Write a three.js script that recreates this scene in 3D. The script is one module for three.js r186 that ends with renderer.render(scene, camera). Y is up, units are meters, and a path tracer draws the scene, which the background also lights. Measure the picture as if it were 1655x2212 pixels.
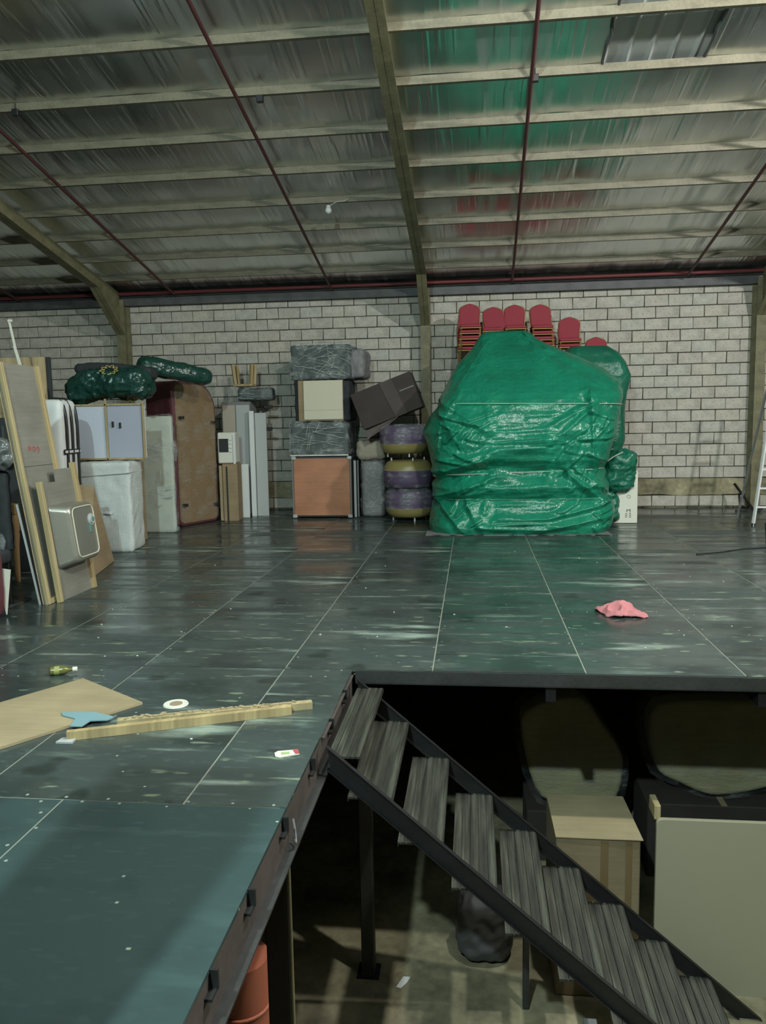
import * as THREE from 'three';
import { mergeGeometries, mergeVertices } from 'three/addons/utils/BufferGeometryUtils.js';
import { ImprovedNoise } from 'three/addons/math/ImprovedNoise.js';

// ---------- camera, light, exposure ----------
const scene = new THREE.Scene();
scene.background = new THREE.Color(0x000000);
const camera = new THREE.PerspectiveCamera(2 * Math.atan(2212 / 2 / 1700) * 180 / Math.PI, 1655 / 2212, 0.05, 80);
camera.rotation.order = 'YXZ';
camera.position.set(0, 2, 0);
camera.rotation.set(-0.11738, 0.11524, -0.018);
scene.add(camera);
const renderer = new THREE.WebGLRenderer();
renderer.toneMapping = THREE.LinearToneMapping;
renderer.toneMappingExposure = 1.0;
renderer.shadowMap.enabled = true;
// hanging lamps: [x, y, z, candela, colour]
const LAMPS = [
  [1.5, 6.15, -4.4, 82, [0.97, 1.0, 0.92]],
  [-1.75, 6.0, 1.8, 185, [0.76, 1.0, 1.0]],
  [6.8, 6.4, -6.5, 150, [1.0, 1.0, 0.98]],
];

// ---------- helpers ----------
let seed = 7;
function rnd() { seed = (seed * 1664525 + 1013904223) >>> 0; return seed / 4294967296; }
const rr = (a, b) => a + (b - a) * rnd();
const PN = new ImprovedNoise();
const n3 = (x, y, z) => PN.noise(x + 100.3, y + 50.7, z + 20.1);
const V = (x, y, z) => new THREE.Vector3(x, y, z);
const sm = (a, b, x) => { const t = Math.min(1, Math.max(0, (x - a) / (b - a))); return t * t * (3 - 2 * t); };
const lerp = (a, b, t) => a + (b - a) * t;
const taken = new Map();
function numbered(n) { const k = taken.get(n) || 0; taken.set(n, k + 1); return k ? n + '_' + String(k).padStart(3, '0') : n; }
function shade(o) { o.traverse(m => { if (m.isMesh) { m.castShadow = true; m.receiveShadow = true; } }); }
function thing(name, label, category, pos = [0, 0, 0], turn = 0, group) {
  const o = new THREE.Group(); o.name = numbered(name); o.position.set(...pos); o.rotation.order = 'YXZ'; o.rotation.y = turn;
  o.userData = { label, category }; if (group) o.userData.group = group; scene.add(o); return o;
}
function struct(name, label, category) {
  const o = new THREE.Group(); o.name = name; taken.set(name, 1); o.userData = { kind: 'structure', label, category }; scene.add(o); return o;
}
function P(name, geo, mat, parent, pos, rot) {
  const m = new THREE.Mesh(geo, mat); m.name = name; if (pos) m.position.set(...pos); if (rot) m.rotation.set(...rot);
  m.castShadow = m.receiveShadow = true; parent.add(m); return m;
}
function solo(name, geo, mat, label, category, pos, rot, group) {
  const m = P(numbered(name), geo, mat, scene, pos, rot); m.userData = { label, category }; if (group) m.userData.group = group; return m;
}
// box-projected uv in metres on a non-indexed geometry
function uvBox(g, off = [0, 0], swap = false) {
  if (g.index) g = g.toNonIndexed();
  const p = g.attributes.position, uv = new Float32Array(p.count * 2), a = V(0, 0, 0), b = V(0, 0, 0), c = V(0, 0, 0), n = V(0, 0, 0);
  for (let i = 0; i < p.count; i += 3) {
    a.fromBufferAttribute(p, i); b.fromBufferAttribute(p, i + 1); c.fromBufferAttribute(p, i + 2);
    n.copy(b).sub(a).cross(c.sub(a)); const x = Math.abs(n.x), y = Math.abs(n.y), z = Math.abs(n.z);
    for (let k = 0; k < 3; k++) {
      const X = p.getX(i + k), Y = p.getY(i + k), Z = p.getZ(i + k);
      let u, v; if (y >= x && y >= z) { u = X; v = -Z; } else if (x >= z) { u = Z; v = Y; } else { u = X; v = Y; }
      if (swap) [u, v] = [v, u];
      uv[(i + k) * 2] = u + off[0]; uv[(i + k) * 2 + 1] = v + off[1];
    }
  }
  g.setAttribute('uv', new THREE.BufferAttribute(uv, 2)); return g;
}
function flat(g) { if (g.index) g = g.toNonIndexed(); g.deleteAttribute('uv'); g.deleteAttribute('normal'); g.computeVertexNormals(); return uvBox(g); }
function bx(w, h, d, x = 0, y = 0, z = 0, rot) {
  const g = new THREE.BoxGeometry(w, h, d); if (rot) { g.rotateX(rot[0]); g.rotateY(rot[1]); g.rotateZ(rot[2]); }
  g.translate(x, y, z); return uvBox(g);
}
// chamfered box, base-centred options by translate
function cb(w, h, d, x = 0, y = 0, z = 0, c = 0.01) {
  const X = w / 2, Y = h / 2, Z = d / 2; c = Math.min(c, X * .9, Y * .9, Z * .9); const pos = [];
  const q = (a, b, e, f) => pos.push(...a, ...b, ...e, ...a, ...e, ...f), s = [-1, 1];
  for (const k of s) {
    const o = (A, B, C, D) => k > 0 ? q(A, B, C, D) : q(D, C, B, A);
    o([k * X, -Y + c, Z - c], [k * X, -Y + c, -Z + c], [k * X, Y - c, -Z + c], [k * X, Y - c, Z - c]);
    o([-X + c, k * Y, Z - c], [X - c, k * Y, Z - c], [X - c, k * Y, -Z + c], [-X + c, k * Y, -Z + c]);
    o([-X + c, -Y + c, k * Z], [X - c, -Y + c, k * Z], [X - c, Y - c, k * Z], [-X + c, Y - c, k * Z]);
  }
  for (const i of s) for (const j of s) {
    const f = i * j > 0, o = (A, B, C, D) => f ? q(A, B, C, D) : q(D, C, B, A);
    o([i * X, j * (Y - c), Z - c], [i * X, j * (Y - c), -Z + c], [i * (X - c), j * Y, -Z + c], [i * (X - c), j * Y, Z - c]);
    o([X - c, i * Y, j * (Z - c)], [-X + c, i * Y, j * (Z - c)], [-X + c, i * (Y - c), j * Z], [X - c, i * (Y - c), j * Z].map(v => v));
    o([i * (X - c), Y - c, j * Z], [i * (X - c), -Y + c, j * Z], [i * X, -Y + c, j * (Z - c)], [i * X, Y - c, j * (Z - c)]);
    for (const k of s) { const A = [i * X, j * (Y - c), k * (Z - c)], B = [i * (X - c), j * Y, k * (Z - c)], C = [i * (X - c), j * (Y - c), k * Z]; if (i * j * k > 0) pos.push(...A, ...B, ...C); else pos.push(...C, ...B, ...A); }
  }
  const g = new THREE.BufferGeometry(); g.setAttribute('position', new THREE.Float32BufferAttribute(pos, 3)); g.translate(x, y, z); g.computeVertexNormals(); return uvBox(g);
}
// prism from a polygon of 3-D points and an offset vector
function prism(pts, off) {
  const n = pts.length, pos = [], o = V(...off), A = pts.map(p => V(...p)), B = A.map(p => p.clone().add(o));
  const nn = V(0, 0, 0); for (let i = 1; i < n - 1; i++) nn.add(A[i].clone().sub(A[0]).cross(A[i + 1].clone().sub(A[0])));
  const flip = nn.dot(o) > 0, T = (a, b, c) => flip ? pos.push(...a, ...c, ...b) : pos.push(...a, ...b, ...c);
  const cen = V(0, 0, 0), cb2 = V(0, 0, 0); A.forEach(p => cen.add(p)); cen.divideScalar(n); cb2.copy(cen).add(o);
  for (let i = 0; i < n; i++) { const j = (i + 1) % n; T(cen, A[i], A[j]); T(cb2, B[j], B[i]); T(A[i], B[i], B[j]); T(A[i], B[j], A[j]); }
  const g = new THREE.BufferGeometry(); g.setAttribute('position', new THREE.Float32BufferAttribute(pos, 3)); g.computeVertexNormals(); return uvBox(g);
}
function tube(pts, r, seg = 24, rad = 6, closed = false) {
  return uvKeep(new THREE.TubeGeometry(new THREE.CatmullRomCurve3(pts.map(p => p.isVector3 ? p : V(...p)), closed), seg, r, rad, closed));
}
function uvKeep(g) { return g.index ? g.toNonIndexed() : g; }
function rod(a, b, r, rad = 8) { return tube([V(...a), V(...a).lerp(V(...b), .5), V(...b)], r, 2, rad); }
function bar(a, b, w, h) { // rectangular bar between two points, h vertical-ish
  const A = V(...a), B = V(...b), L = A.distanceTo(B), g = new THREE.BoxGeometry(w, h, L);
  const m = new THREE.Matrix4().lookAt(A, B, V(0, 1, 0)); g.applyMatrix4(m); g.translate((A.x + B.x) / 2, (A.y + B.y) / 2, (A.z + B.z) / 2); return uvBox(g);
}
function cyl(r1, r2, h, x, y, z, n = 20, rot) { const g = new THREE.CylinderGeometry(r1, r2, h, n); if (rot) { g.rotateX(rot[0]); g.rotateZ(rot[2] || 0); g.rotateY(rot[1] || 0); } g.translate(x, y, z); return uvKeep(g); }
const M2 = (...gs) => mergeGeometries(gs.map(g => { g = g.index ? g.toNonIndexed() : g; for (const k of Object.keys(g.attributes)) if (!['position', 'normal', 'uv'].includes(k)) g.deleteAttribute(k); return g; }));
// soft, crumpled box: rounding r, displacement fn(p, n)
function soft(w, h, d, r, amp, freq, sd, seg = 22, fn) {
  let g = new THREE.BoxGeometry(w, h, d, Math.max(4, Math.round(seg * w / Math.max(w, h, d))) + 4, Math.max(4, Math.round(seg * h / Math.max(w, h, d))) + 4, Math.max(4, Math.round(seg * d / Math.max(w, h, d))) + 4);
  g.deleteAttribute('uv'); g.deleteAttribute('normal'); g = mergeVertices(g, 1e-5);
  const p = g.attributes.position, q = V(0, 0, 0), c = V(0, 0, 0), n = V(0, 0, 0), hx = w / 2, hy = h / 2, hz = d / 2; r = Math.min(r, hx, hy, hz);
  for (let i = 0; i < p.count; i++) {
    q.fromBufferAttribute(p, i); c.set(Math.max(-hx + r, Math.min(hx - r, q.x)), Math.max(-hy + r, Math.min(hy - r, q.y)), Math.max(-hz + r, Math.min(hz - r, q.z)));
    n.copy(q).sub(c); if (n.lengthSq() < 1e-9) n.set(0, 1, 0); n.normalize(); q.copy(c).addScaledVector(n, r);
    const k = amp * (n3(q.x * freq + sd, q.y * freq, q.z * freq) + .6 * (1 - 2 * Math.abs(n3(q.x * freq * 2.1, q.y * freq * 2.1 + sd, q.z * freq * 2.1))) + .35 * n3(q.x * freq * 5, q.y * freq * 5, q.z * freq * 5 + sd));
    q.addScaledVector(n, k); if (fn) fn(q, n); p.setXYZ(i, q.x, q.y, q.z);
  }
  g.computeVertexNormals(); return uvBox(g);
}
// ---------- textures ----------
function hash(x, y, s) { let h = (x * 374761393 + y * 668265263 + s * 982451653) | 0; h = Math.imul(h ^ (h >>> 13), 1274126177); return ((h ^ (h >>> 16)) >>> 0) / 4294967296; }
function tn(x, y, px, py, s) { // tileable value noise
  const x0 = Math.floor(x), y0 = Math.floor(y), fx = x - x0, fy = y - y0, u = fx * fx * (3 - 2 * fx), v = fy * fy * (3 - 2 * fy), m = (a, b) => ((a % b) + b) % b;
  const X0 = m(x0, px), X1 = m(x0 + 1, px), Y0 = m(y0, py), Y1 = m(y0 + 1, py);
  return lerp(lerp(hash(X0, Y0, s), hash(X1, Y0, s), u), lerp(hash(X0, Y1, s), hash(X1, Y1, s), u), v);
}
function fb(u, v, px, py, s, oct = 4) { let a = 0, k = .5, t = 0; for (let i = 0; i < oct; i++) { a += k * tn(u * px, v * py, px, py, s + i); t += k; k *= .5; px *= 2; py *= 2; } return a / t; }
function tex(w, h, f, srgb, mw = 1, mh = 1) {
  const d = new Uint8Array(w * h * 4);
  for (let j = 0; j < h; j++) for (let i = 0; i < w; i++) { const c = f(i / w, j / h), o = (j * w + i) * 4; if (typeof c === 'number') { d[o] = d[o + 1] = d[o + 2] = Math.max(0, Math.min(255, c * 255)); } else for (let k = 0; k < 3; k++) d[o + k] = Math.max(0, Math.min(255, c[k] * 255)); d[o + 3] = 255; }
  const t = new THREE.DataTexture(d, w, h); t.wrapS = t.wrapT = THREE.RepeatWrapping; t.magFilter = THREE.LinearFilter; t.minFilter = THREE.LinearMipmapLinearFilter; t.generateMipmaps = true;
  if (srgb) t.colorSpace = THREE.SRGBColorSpace; t.repeat.set(1 / mw, 1 / mh); t.needsUpdate = true; return t;
}
const mixc = (a, b, t) => [lerp(a[0], b[0], t), lerp(a[1], b[1], t), lerp(a[2], b[2], t)];
// worn dark floor paint: streaks along u, chalky scuffs, dark patches (4.8 m x 4.8 m)
function floorTex(sd, base, scuff, dark, amount, blots = 1) {
  return tex(1024, 1024, (u, v) => {
    const str = fb(u, v, 5, 44, sd, 4), big = fb(u, v, 5, 7, sd + 20, 4), fine = fb(u, v, 60, 170, sd + 40, 2), blot = fb(u, v, 9, 14, sd + 60, 4);
    let c = mixc(base, dark, sm(.5, .72, big) * .85);
    c = mixc(c, scuff, sm(.56, .8, str * .62 + blot * .38) * amount + sm(.66, .8, fine) * .16 * amount);
    c = mixc(c, [.52, .58, .46], sm(.74, .86, fb(u, v, 24, 90, sd + 80, 3)) * .55 * amount * blots);
    if (hash(Math.floor(u * 330), Math.floor(v * 330), sd + 5) > .9993) c = [.62, .66, .6];
    return mixc(c, [.1, .12, .11], sm(.7, .85, fb(u, v, 14, 22, sd + 90, 3)) * .5 * blots);
  }, true, 4.8, 4.8);
}
const T = {};
T.floor = floorTex(3, [.238, .278, .268], [.46, .515, .48], [.175, .203, .198], 1.3);
T.floorNew = floorTex(9, [.225, .292, .290], [.33, .405, .395], [.19, .245, .243], .7, .2);
T.floorRough = tex(512, 512, (u, v) => .12 + .30 * sm(.35, .75, fb(u, v, 5, 30, 71, 4)) + .1 * fb(u, v, 60, 60, 72, 2), false, 4.8, 4.8);
T.newRough = tex(256, 256, (u, v) => .18 + .16 * fb(u, v, 5, 9, 75, 4), false, 4.8, 4.8);
T.brick = tex(256, 256, (u, v) => { const a = fb(u, v, 7, 9, 15, 4), b = fb(u, v, 50, 50, 16, 2); const k = .84 + .18 * a - .1 * sm(.6, .8, b); return [k, k * .985, k * .95]; }, true, 1.1, 1.1);
T.brickBump = tex(256, 256, (u, v) => .6 * fb(u, v, 26, 40, 17, 3) + .4 * fb(u, v, 90, 90, 18, 1), false, 1.1, 1.1);
T.conc = tex(512, 512, (u, v) => { const a = fb(u, v, 6, 6, 25, 5), b = fb(u, v, 40, 40, 26, 3); const k = .62 + .45 * (a - .5) + .18 * (b - .5); return [k, k * .97, k * .86]; }, true, 2.4, 2.4);
T.foilBump = tex(512, 1024, (u, v) => { const s = fb(u, v, 12, 2, 31, 3), w = fb(u, v, 5, 4, 32, 3), f = fb(u, v, 44, 4, 33, 2); return .5 * w + .3 * s + .2 * sm(.55, .75, f); }, false, 3.4, 5.0);
T.foilRough = tex(256, 512, (u, v) => .22 + .18 * fb(u, v, 14, 3, 35, 3) + .16 * sm(.55, .8, fb(u, v, 30, 3, 36, 2)), false, 3.4, 5.0);
T.crumple = tex(512, 512, (u, v) => { let a = 0; for (let k = 0; k < 4; k++) { const f = [4, 7, 13, 24][k]; a += [.4, .32, .2, .12][k] * (1 - Math.abs(2 * fb(u, v, f, f, 41 + k, 2) - 1)); } return a; }, false, 0.9, 0.9);
T.stretch = tex(512, 512, (u, v) => { const a = 1 - Math.abs(2 * fb(u + .1 * fb(u, v, 3, 3, 55, 2), v, 6, 24, 51, 3) - 1), b = 1 - Math.abs(2 * fb(u, v, 14, 18, 52, 3) - 1); return .6 * a + .4 * b; }, false, 0.9, 0.9);
T.filmA = tex(512, 512, (u, v) => { const w = .09 * fb(u, v, 3, 3, 55, 2), a = 1 - Math.abs(2 * fb(u + w, v + w * 2, 5, 13, 151, 3) - 1), b = 1 - Math.abs(2 * fb(u, v + w, 12, 14, 152, 3) - 1), c = fb(u, v, 4, 5, 153, 3); return .05 + .12 * sm(.4, .7, c) + .34 * Math.pow(a, 16) * sm(.35, .7, c) + .2 * Math.pow(b, 18) * sm(.4, .65, c); }, false, 0.8, 0.8);
T.wood = tex(256, 512, (u, v) => { const g = fb(u, v, 22, 3, 61, 4), r = fb(u, v, 6, 1, 62, 3); const k = .86 + .24 * (g - .5) + .16 * (r - .5); return [k, k * .98, k * .94]; }, true, .5, 1.6);
T.card = tex(256, 256, (u, v) => { const a = fb(u, v, 4, 5, 65, 4), b = fb(u, v, 3, 64, 66, 2); const k = .9 + .14 * (a - .5) + .08 * (b - .5); return [k, k, k]; }, true, 1, 1);
T.weave = tex(256, 256, (u, v) => { const a = Math.sin(u * Math.PI * 2 * 64) * Math.sin(v * Math.PI * 2 * 64); return .5 + .3 * a + .4 * (fb(u, v, 16, 16, 67, 3) - .5); }, false, .4, .4);
T.tarp = tex(512, 512, (u, v) => { const a = fb(u, v, 5, 5, 81, 4), b = fb(u, v, 60, 6, 82, 2), c = fb(u, v, 6, 60, 83, 2); const k = .88 + .16 * (a - .5) + .05 * (b - .5) + .05 * (c - .5); return [k, k, k]; }, true, 1.6, 1.6);
T.metal = tex(256, 256, (u, v) => { const a = fb(u, v, 6, 10, 85, 4), b = fb(u, v, 40, 40, 86, 2); const k = .86 + .26 * (a - .5) + .14 * (b - .5); return [k, k * .99, k * .98]; }, true, 1, 1);
T.tread = tex(128, 512, (u, v) => { const a = fb(u, v, 30, 3, 87, 3), b = fb(u, v, 5, 4, 88, 4); const k = .62 + .6 * (a - .5) + .5 * (b - .5); return [k, k * 1.0, k * .92]; }, true, .35, 1.4);
T.quilt = tex(256, 256, (u, v) => { const a = Math.abs(Math.sin(u * Math.PI * 20)), b = Math.abs(Math.sin(v * Math.PI * 20)); return .5 * Math.min(a, b) + .4 * fb(u, v, 8, 8, 89, 3); }, false, .5, .5);
// ---------- materials ----------
const L = (r, g, b) => new THREE.Color().setRGB(r, g, b);
function mt(c, rough = .7, o = {}) { return new THREE.MeshStandardMaterial({ color: Array.isArray(c) ? L(...c) : new THREE.Color(c), roughness: rough, ...o }); }
const M = {
  floorA: [0.92, 1.0, 1.08].map(k => mt([k, k, k], 1, { map: T.floor, roughnessMap: T.floorRough, bumpMap: T.floorRough, bumpScale: .0012 })),
  floorNew: mt([1, 1, 1], 1, { map: T.floorNew, roughnessMap: T.newRough }),
  filler: mt([.24, .25, .20], .9),
  edgeSteel: mt([.060, .062, .062], .55, { map: T.metal, metalness: .2 }),
  blackSteel: mt([.020, .020, .021], .5, { map: T.metal, metalness: .2 }),
  rust: mt([.085, .070, .062], .75, { map: T.metal }),
  tread: mt([.105, .108, .095], .62, { map: T.tread }),
  olive: mt([.235, .222, .125], .6, { map: T.metal }),
  olive2: mt([.235, .215, .15], .6, { map: T.metal }),
  greySteel: mt([.12, .125, .13], .55, { map: T.metal }),
  redPipe: mt([.15, .026, .03], .55),
  foil: mt([.70, .73, .72], 1, { metalness: 1, roughnessMap: T.foilRough, bumpMap: T.foilBump, bumpScale: .022 }),
  roofSheet: mt([.42, .44, .42], .6),
  mortar: mt([.14, .135, .12], .95, { map: T.conc }),
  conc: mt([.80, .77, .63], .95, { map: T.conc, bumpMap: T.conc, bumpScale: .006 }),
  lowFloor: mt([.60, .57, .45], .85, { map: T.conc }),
  plaster: mt([.42, .42, .38], .9, { map: T.conc }),
  film: mt([.62, .67, .65], .16, { transparent: true, alphaMap: T.filmA, bumpMap: T.stretch, bumpScale: .016, side: THREE.DoubleSide }),
  filmThin: mt([.62, .67, .65], .13, { transparent: true, opacity: .42, alphaMap: T.filmA, bumpMap: T.stretch, bumpScale: .016, side: THREE.DoubleSide }),
  fold: mt([.50, .56, .53], .25),
  tarp: mt([.012, .255, .145], .28, { map: T.tarp, bumpMap: T.crumple, bumpScale: .022 }),
  tarp2: mt([.012, .17, .10], .36, { map: T.tarp, bumpMap: T.crumple, bumpScale: .018 }),
  greenWrap: mt([.012, .05, .038], .24, { bumpMap: T.crumple, bumpScale: .03 }),
  white: mt([.66, .68, .66], .5), whiteBlue: mt([.58, .62, .70], .45), offwhite: mt([.60, .60, .50], .65), cream: mt([.60, .57, .44], .7),
  paleWood: mt([.56, .47, .27], .65, { map: T.wood }), wood: mt([.42, .27, .12], .65, { map: T.wood }), pine: mt([.56, .44, .24], .7, { map: T.wood }), ply: mt([.56, .45, .27], .75, { map: T.wood }),
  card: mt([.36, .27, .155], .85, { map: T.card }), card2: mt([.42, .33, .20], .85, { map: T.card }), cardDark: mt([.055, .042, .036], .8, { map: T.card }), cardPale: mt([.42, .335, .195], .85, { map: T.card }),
  brownFront: mt([.56, .255, .135], .5, { map: T.card }),
  greyPanel: mt([.27, .26, .215], .75, { map: T.card }), steelSink: mt([.33, .32, .27], .35, { metalness: .55, bumpMap: T.brickBump, bumpScale: .001 }),
  black: mt([.015, .016, .016], .45), blackCloth: mt([.025, .03, .032], .85, { bumpMap: T.crumple, bumpScale: .01 }), darkTeal: mt([.045, .065, .062], .6), darkGrey: mt([.07, .07, .07], .6), midGrey: mt([.19, .19, .19], .6), paleGrey: mt([.42, .44, .43], .6),
  foam: mt([.56, .60, .57], .75, { bumpMap: T.quilt, bumpScale: .006 }),
  maroon: mt([.115, .03, .04], .6, { bumpMap: T.weave, bumpScale: .002 }), hessian: mt([.22, .145, .07], .85, { bumpMap: T.stretch, bumpScale: .006 }),
  red: mt([.30, .032, .05], .75, { bumpMap: T.weave, bumpScale: .002 }), gold: mt([.27, .17, .06], .45, { metalness: .6 }),
  pouffGold: mt([.33, .27, .10], .38), pouffPurple: mt([.115, .07, .145], .6), beige: mt([.42, .37, .29], .7),
  pink: mt([.50, .19, .20], .85, { bumpMap: T.weave, bumpScale: .003 }), blue: mt([.20, .33, .36], .6), alu: mt([.66, .68, .67], .4), ivory: mt([.68, .68, .58], .5),
  rope: mt([.45, .44, .38], .5), khaki: mt([.40, .36, .20], .8, { map: T.card, bumpMap: T.stretch, bumpScale: .008 }), yellow: mt([.38, .33, .03], .6), orange: mt([.36, .11, .06], .6), cable: mt([.02, .022, .024], .5),
  bottle: mt([.14, .14, .035], .2),
};
const brickMats = [[.60, .59, .55], [.58, .57, .53], [.56, .55, .515], [.59, .585, .55], [.595, .575, .525], [.57, .575, .55]].map(c => mt(c, .92, { map: T.brick, bumpMap: T.brickBump, bumpScale: .004 }));

// gathered folds of stretch film: thin bright ridges lying on a wrapped face (local front plane z)
function folds(parent, w, h, z, cy, n, sd, tilt = .25) {
  const keep = seed; seed = sd; const gs = [];
  for (let i = 0; i < n; i++) { const x = rr(-w / 2, w / 2 * .6), y = rr(-h / 2, h / 2) * .9, l = rr(.12, .55) * w, a = rr(-tilt, tilt) + (rnd() > .8 ? 1.2 : 0), p = []; for (let k = 0; k <= 4; k++) { const X = x + Math.cos(a) * l * k / 4, Y = y + Math.sin(a) * l * k / 4 + rr(-.012, .012); p.push(V(Math.max(-w / 2, Math.min(w / 2, X)), cy + Math.max(-h / 2, Math.min(h / 2, Y)), z + rr(-.004, .008))); } gs.push(tube(p, rr(.002, .0055), 10, 4)); }
  seed = keep; P('film_folds', M2(...gs), M.fold, parent).userData.kind = 'stuff';
}
// ================= SETTING =================
const WZ = -17.4, ROOF = z => 4.85 + .2 * (z + 17.2), LOW = -2.72;
// ---- upper floor of painted plywood sheets ----
{
  const fl = struct('floor', 'dark worn painted plywood sheets of the raised floor', 'floor');
  const zs = [-17.4, -15.42, -13.08, -10.75, -8.41, -6.08, -3.80, -1.46];
  const variants = new Map();
  const sheet = (x0, x1, z0, z1, mat, v) => {
    const w = +(x1 - x0 - .011).toFixed(3), d = +(z1 - z0 - .009).toFixed(3), key = w + '|' + d + '|' + v;
    if (!variants.has(key)) { const g = bx(w, .018, d, 0, 0, 0); const uv = g.attributes.uv; for (let i = 0; i < uv.count; i++) uv.setXY(i, uv.getX(i) + v * 1.73 + .3, uv.getY(i) + v * 2.41); variants.set(key, g); }
    P('plywood_sheet', variants.get(key), mat, fl, [(x0 + x1) / 2, -.009 + rr(-.001, .001), (z0 + z1) / 2]);
  };
  for (let r = 0; r < 7; r++) {
    const near = r === 6, off = near ? -.97 : -.33 - 13 * 1.2;
    for (let c = 0; c < 20; c++) {
      let x0, x1;
      if (near) { x1 = -.97 - c * 1.23; x0 = x1 - 1.23; if (x0 < -13) break; } else { x0 = off + c * 1.2; x1 = x0 + 1.2; if (x0 < -12.5 || x1 > 11) continue; }
      if (r === 5) { if (x0 > -1) continue; if (x1 > -.97) x1 = -.97; }
      sheet(x0, x1, zs[r], zs[r + 1], near ? M.floorNew : M.floorA[Math.floor(rnd() * 3)], Math.floor(rnd() * 5));
    }
  }
  { seed = 77; const sc = []; const dot = (x, z) => sc.push(cyl(rr(.004, .009), .010, .002, x + rr(-.02, .02), .0005, z + rr(-.012, .012), 8)); for (let i = 0; i < 40; i++) { if (rnd() < .75) dot(-1.05 - i * .115, -3.80 + (i % 2 ? .028 : -.028)); } for (let i = 0; i < 14; i++) dot(-2.2 + (i % 2 ? .028 : -.028), -3.65 + i * .15); for (let k = 0; k < 5; k++) for (let i = 0; i < 30; i++) if (rnd() < .5) dot(-2.73 + k * 1.2 + (rnd() > .5 ? .03 : -.03), -6.2 - i * .18); const o = P('screw_heads', M2(...sc), mt([.24, .26, .22], .8), fl); o.userData.kind = 'stuff'; }
  // joint filler board under the sheets, and the rest of the deck behind the viewer
  P('subfloor', M2(bx(23.5, .05, 11.28, -.75, -.028, -11.755), bx(11.49, .05, 4.60, -6.755, -.028, -3.77)), M.filler, fl);
  P('subfloor', M2(bx(23.5, .07, 13.5, -.75, -.035, 5.29), bx(6.3, .07, 4.62, 7.85, -.035, -3.77)), M.edgeSteel, fl);
}
// ---- lower ground floor and its walls ----
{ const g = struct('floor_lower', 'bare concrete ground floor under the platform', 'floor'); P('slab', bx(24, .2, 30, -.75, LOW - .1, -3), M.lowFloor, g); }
// ---- back wall of blocks ----
{
  const w = struct('wall_back', 'pale block wall with dark joints at the far end', 'wall');
  P('mortar_core', bx(24.2, 5.1, .25, -.75, 2.3, WZ - .16), M.mortar, w);
  P('lower_wall', bx(24.2, 2.7, .25, -.75, LOW / 2 - .02, WZ - .3), M.plaster, w);
  const bw = .49, bh = .24, geos = [];
  for (let v = 0; v < 6; v++) { const g = cb(bw - .014, bh - .016, .1, 0, 0, 0, .006), p = g.attributes.position; for (let i = 0; i < p.count; i++) { p.setX(i, p.getX(i) + .006 * n3(p.getX(i) * 9 + v * 7, p.getY(i) * 20, 3)); p.setY(i, p.getY(i) + .006 * n3(p.getX(i) * 11, p.getY(i) * 9 + v * 5, 8)); } const uv = g.attributes.uv; for (let i = 0; i < uv.count; i++) uv.setXY(i, uv.getX(i) + v * .37, uv.getY(i) + v * .59); geos.push(g); }
  const singles = [], rest = [];
  const put = (x, y, k) => {
    const vis = x > -7.5 && x < 5.75 && !(x > -.9 && x < 3.0 && y < 3.45) && !(x > -3.9 && x < -.8 && y < 2.9) && !(x < -4.2 && y < 2.4);
    (vis ? singles : rest).push([x, y, k]);
  };
  for (let r = 0; r < 17; r++) for (let c = 0; c < 50; c++) { const x = -12.6 + c * bw + (r % 2) * bw / 2 + .06 * n3(r * 3.1, 1, 1); if (x > 11) break; put(x, .64 + bh * (r + .5), Math.floor(rnd() * 6)); }
  singles.sort((a, b) => b[0] - a[0]); while (singles.length > 300) rest.push(singles.pop());
  for (const [x, y, k] of singles) P('brick', geos[k], brickMats[Math.floor(rnd() * 6)], w, [x + rr(-.003, .003), y, WZ - .05 + rr(-.006, .006)]);
  for (let c = 0; c < 50; c++) rest.push([-12.6 + c * bw, .15, c % 6]);
  for (let m = 0; m < 1; m++) { const gs = rest.map(([x, y, k]) => { const g = geos[k].clone(); g.translate(x, y, WZ - .05 + rr(-.006, .006)); return g; }); const o = P('bricks_far', mergeGeometries(gs), brickMats[1], w); o.userData.kind = 'stuff'; }
  // rough cast tie beam with ragged mortar edges
  const pts = []; for (let i = 0; i <= 120; i++) pts.push([-12.8 + i * .2, .63 + .025 * n3(i * .9, 2, 5), WZ + .012]); for (let i = 120; i >= 0; i--) pts.push([-12.8 + i * .2, .275 + .045 * n3(i * .7, 9, 2), WZ + .012]);
  const pos = []; for (let i = 0; i < 120; i++) { const a = pts[i], b = pts[i + 1], c = pts[240 - i], d = pts[241 - i]; pos.push(...d, ...c, ...a, ...c, ...b, ...a); const A = [a[0], a[1], WZ - .06], B = [b[0], b[1], WZ - .06]; pos.push(...a, ...b, ...A, ...b, ...B, ...A); }
  const g = new THREE.BufferGeometry(); g.setAttribute('position', new THREE.Float32BufferAttribute(pos, 3)); g.computeVertexNormals(); P('tie_beam', uvBox(g), M.conc, w);
  const tiles = []; for (let i = 0; i < 52; i++) tiles.push(bx(.45, .03, .03, -12.6 + i * .47, .017, WZ + .012)); const ts = P('base_course', mergeGeometries(tiles), M.plaster, w); ts.userData.kind = 'stuff';
}
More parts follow.
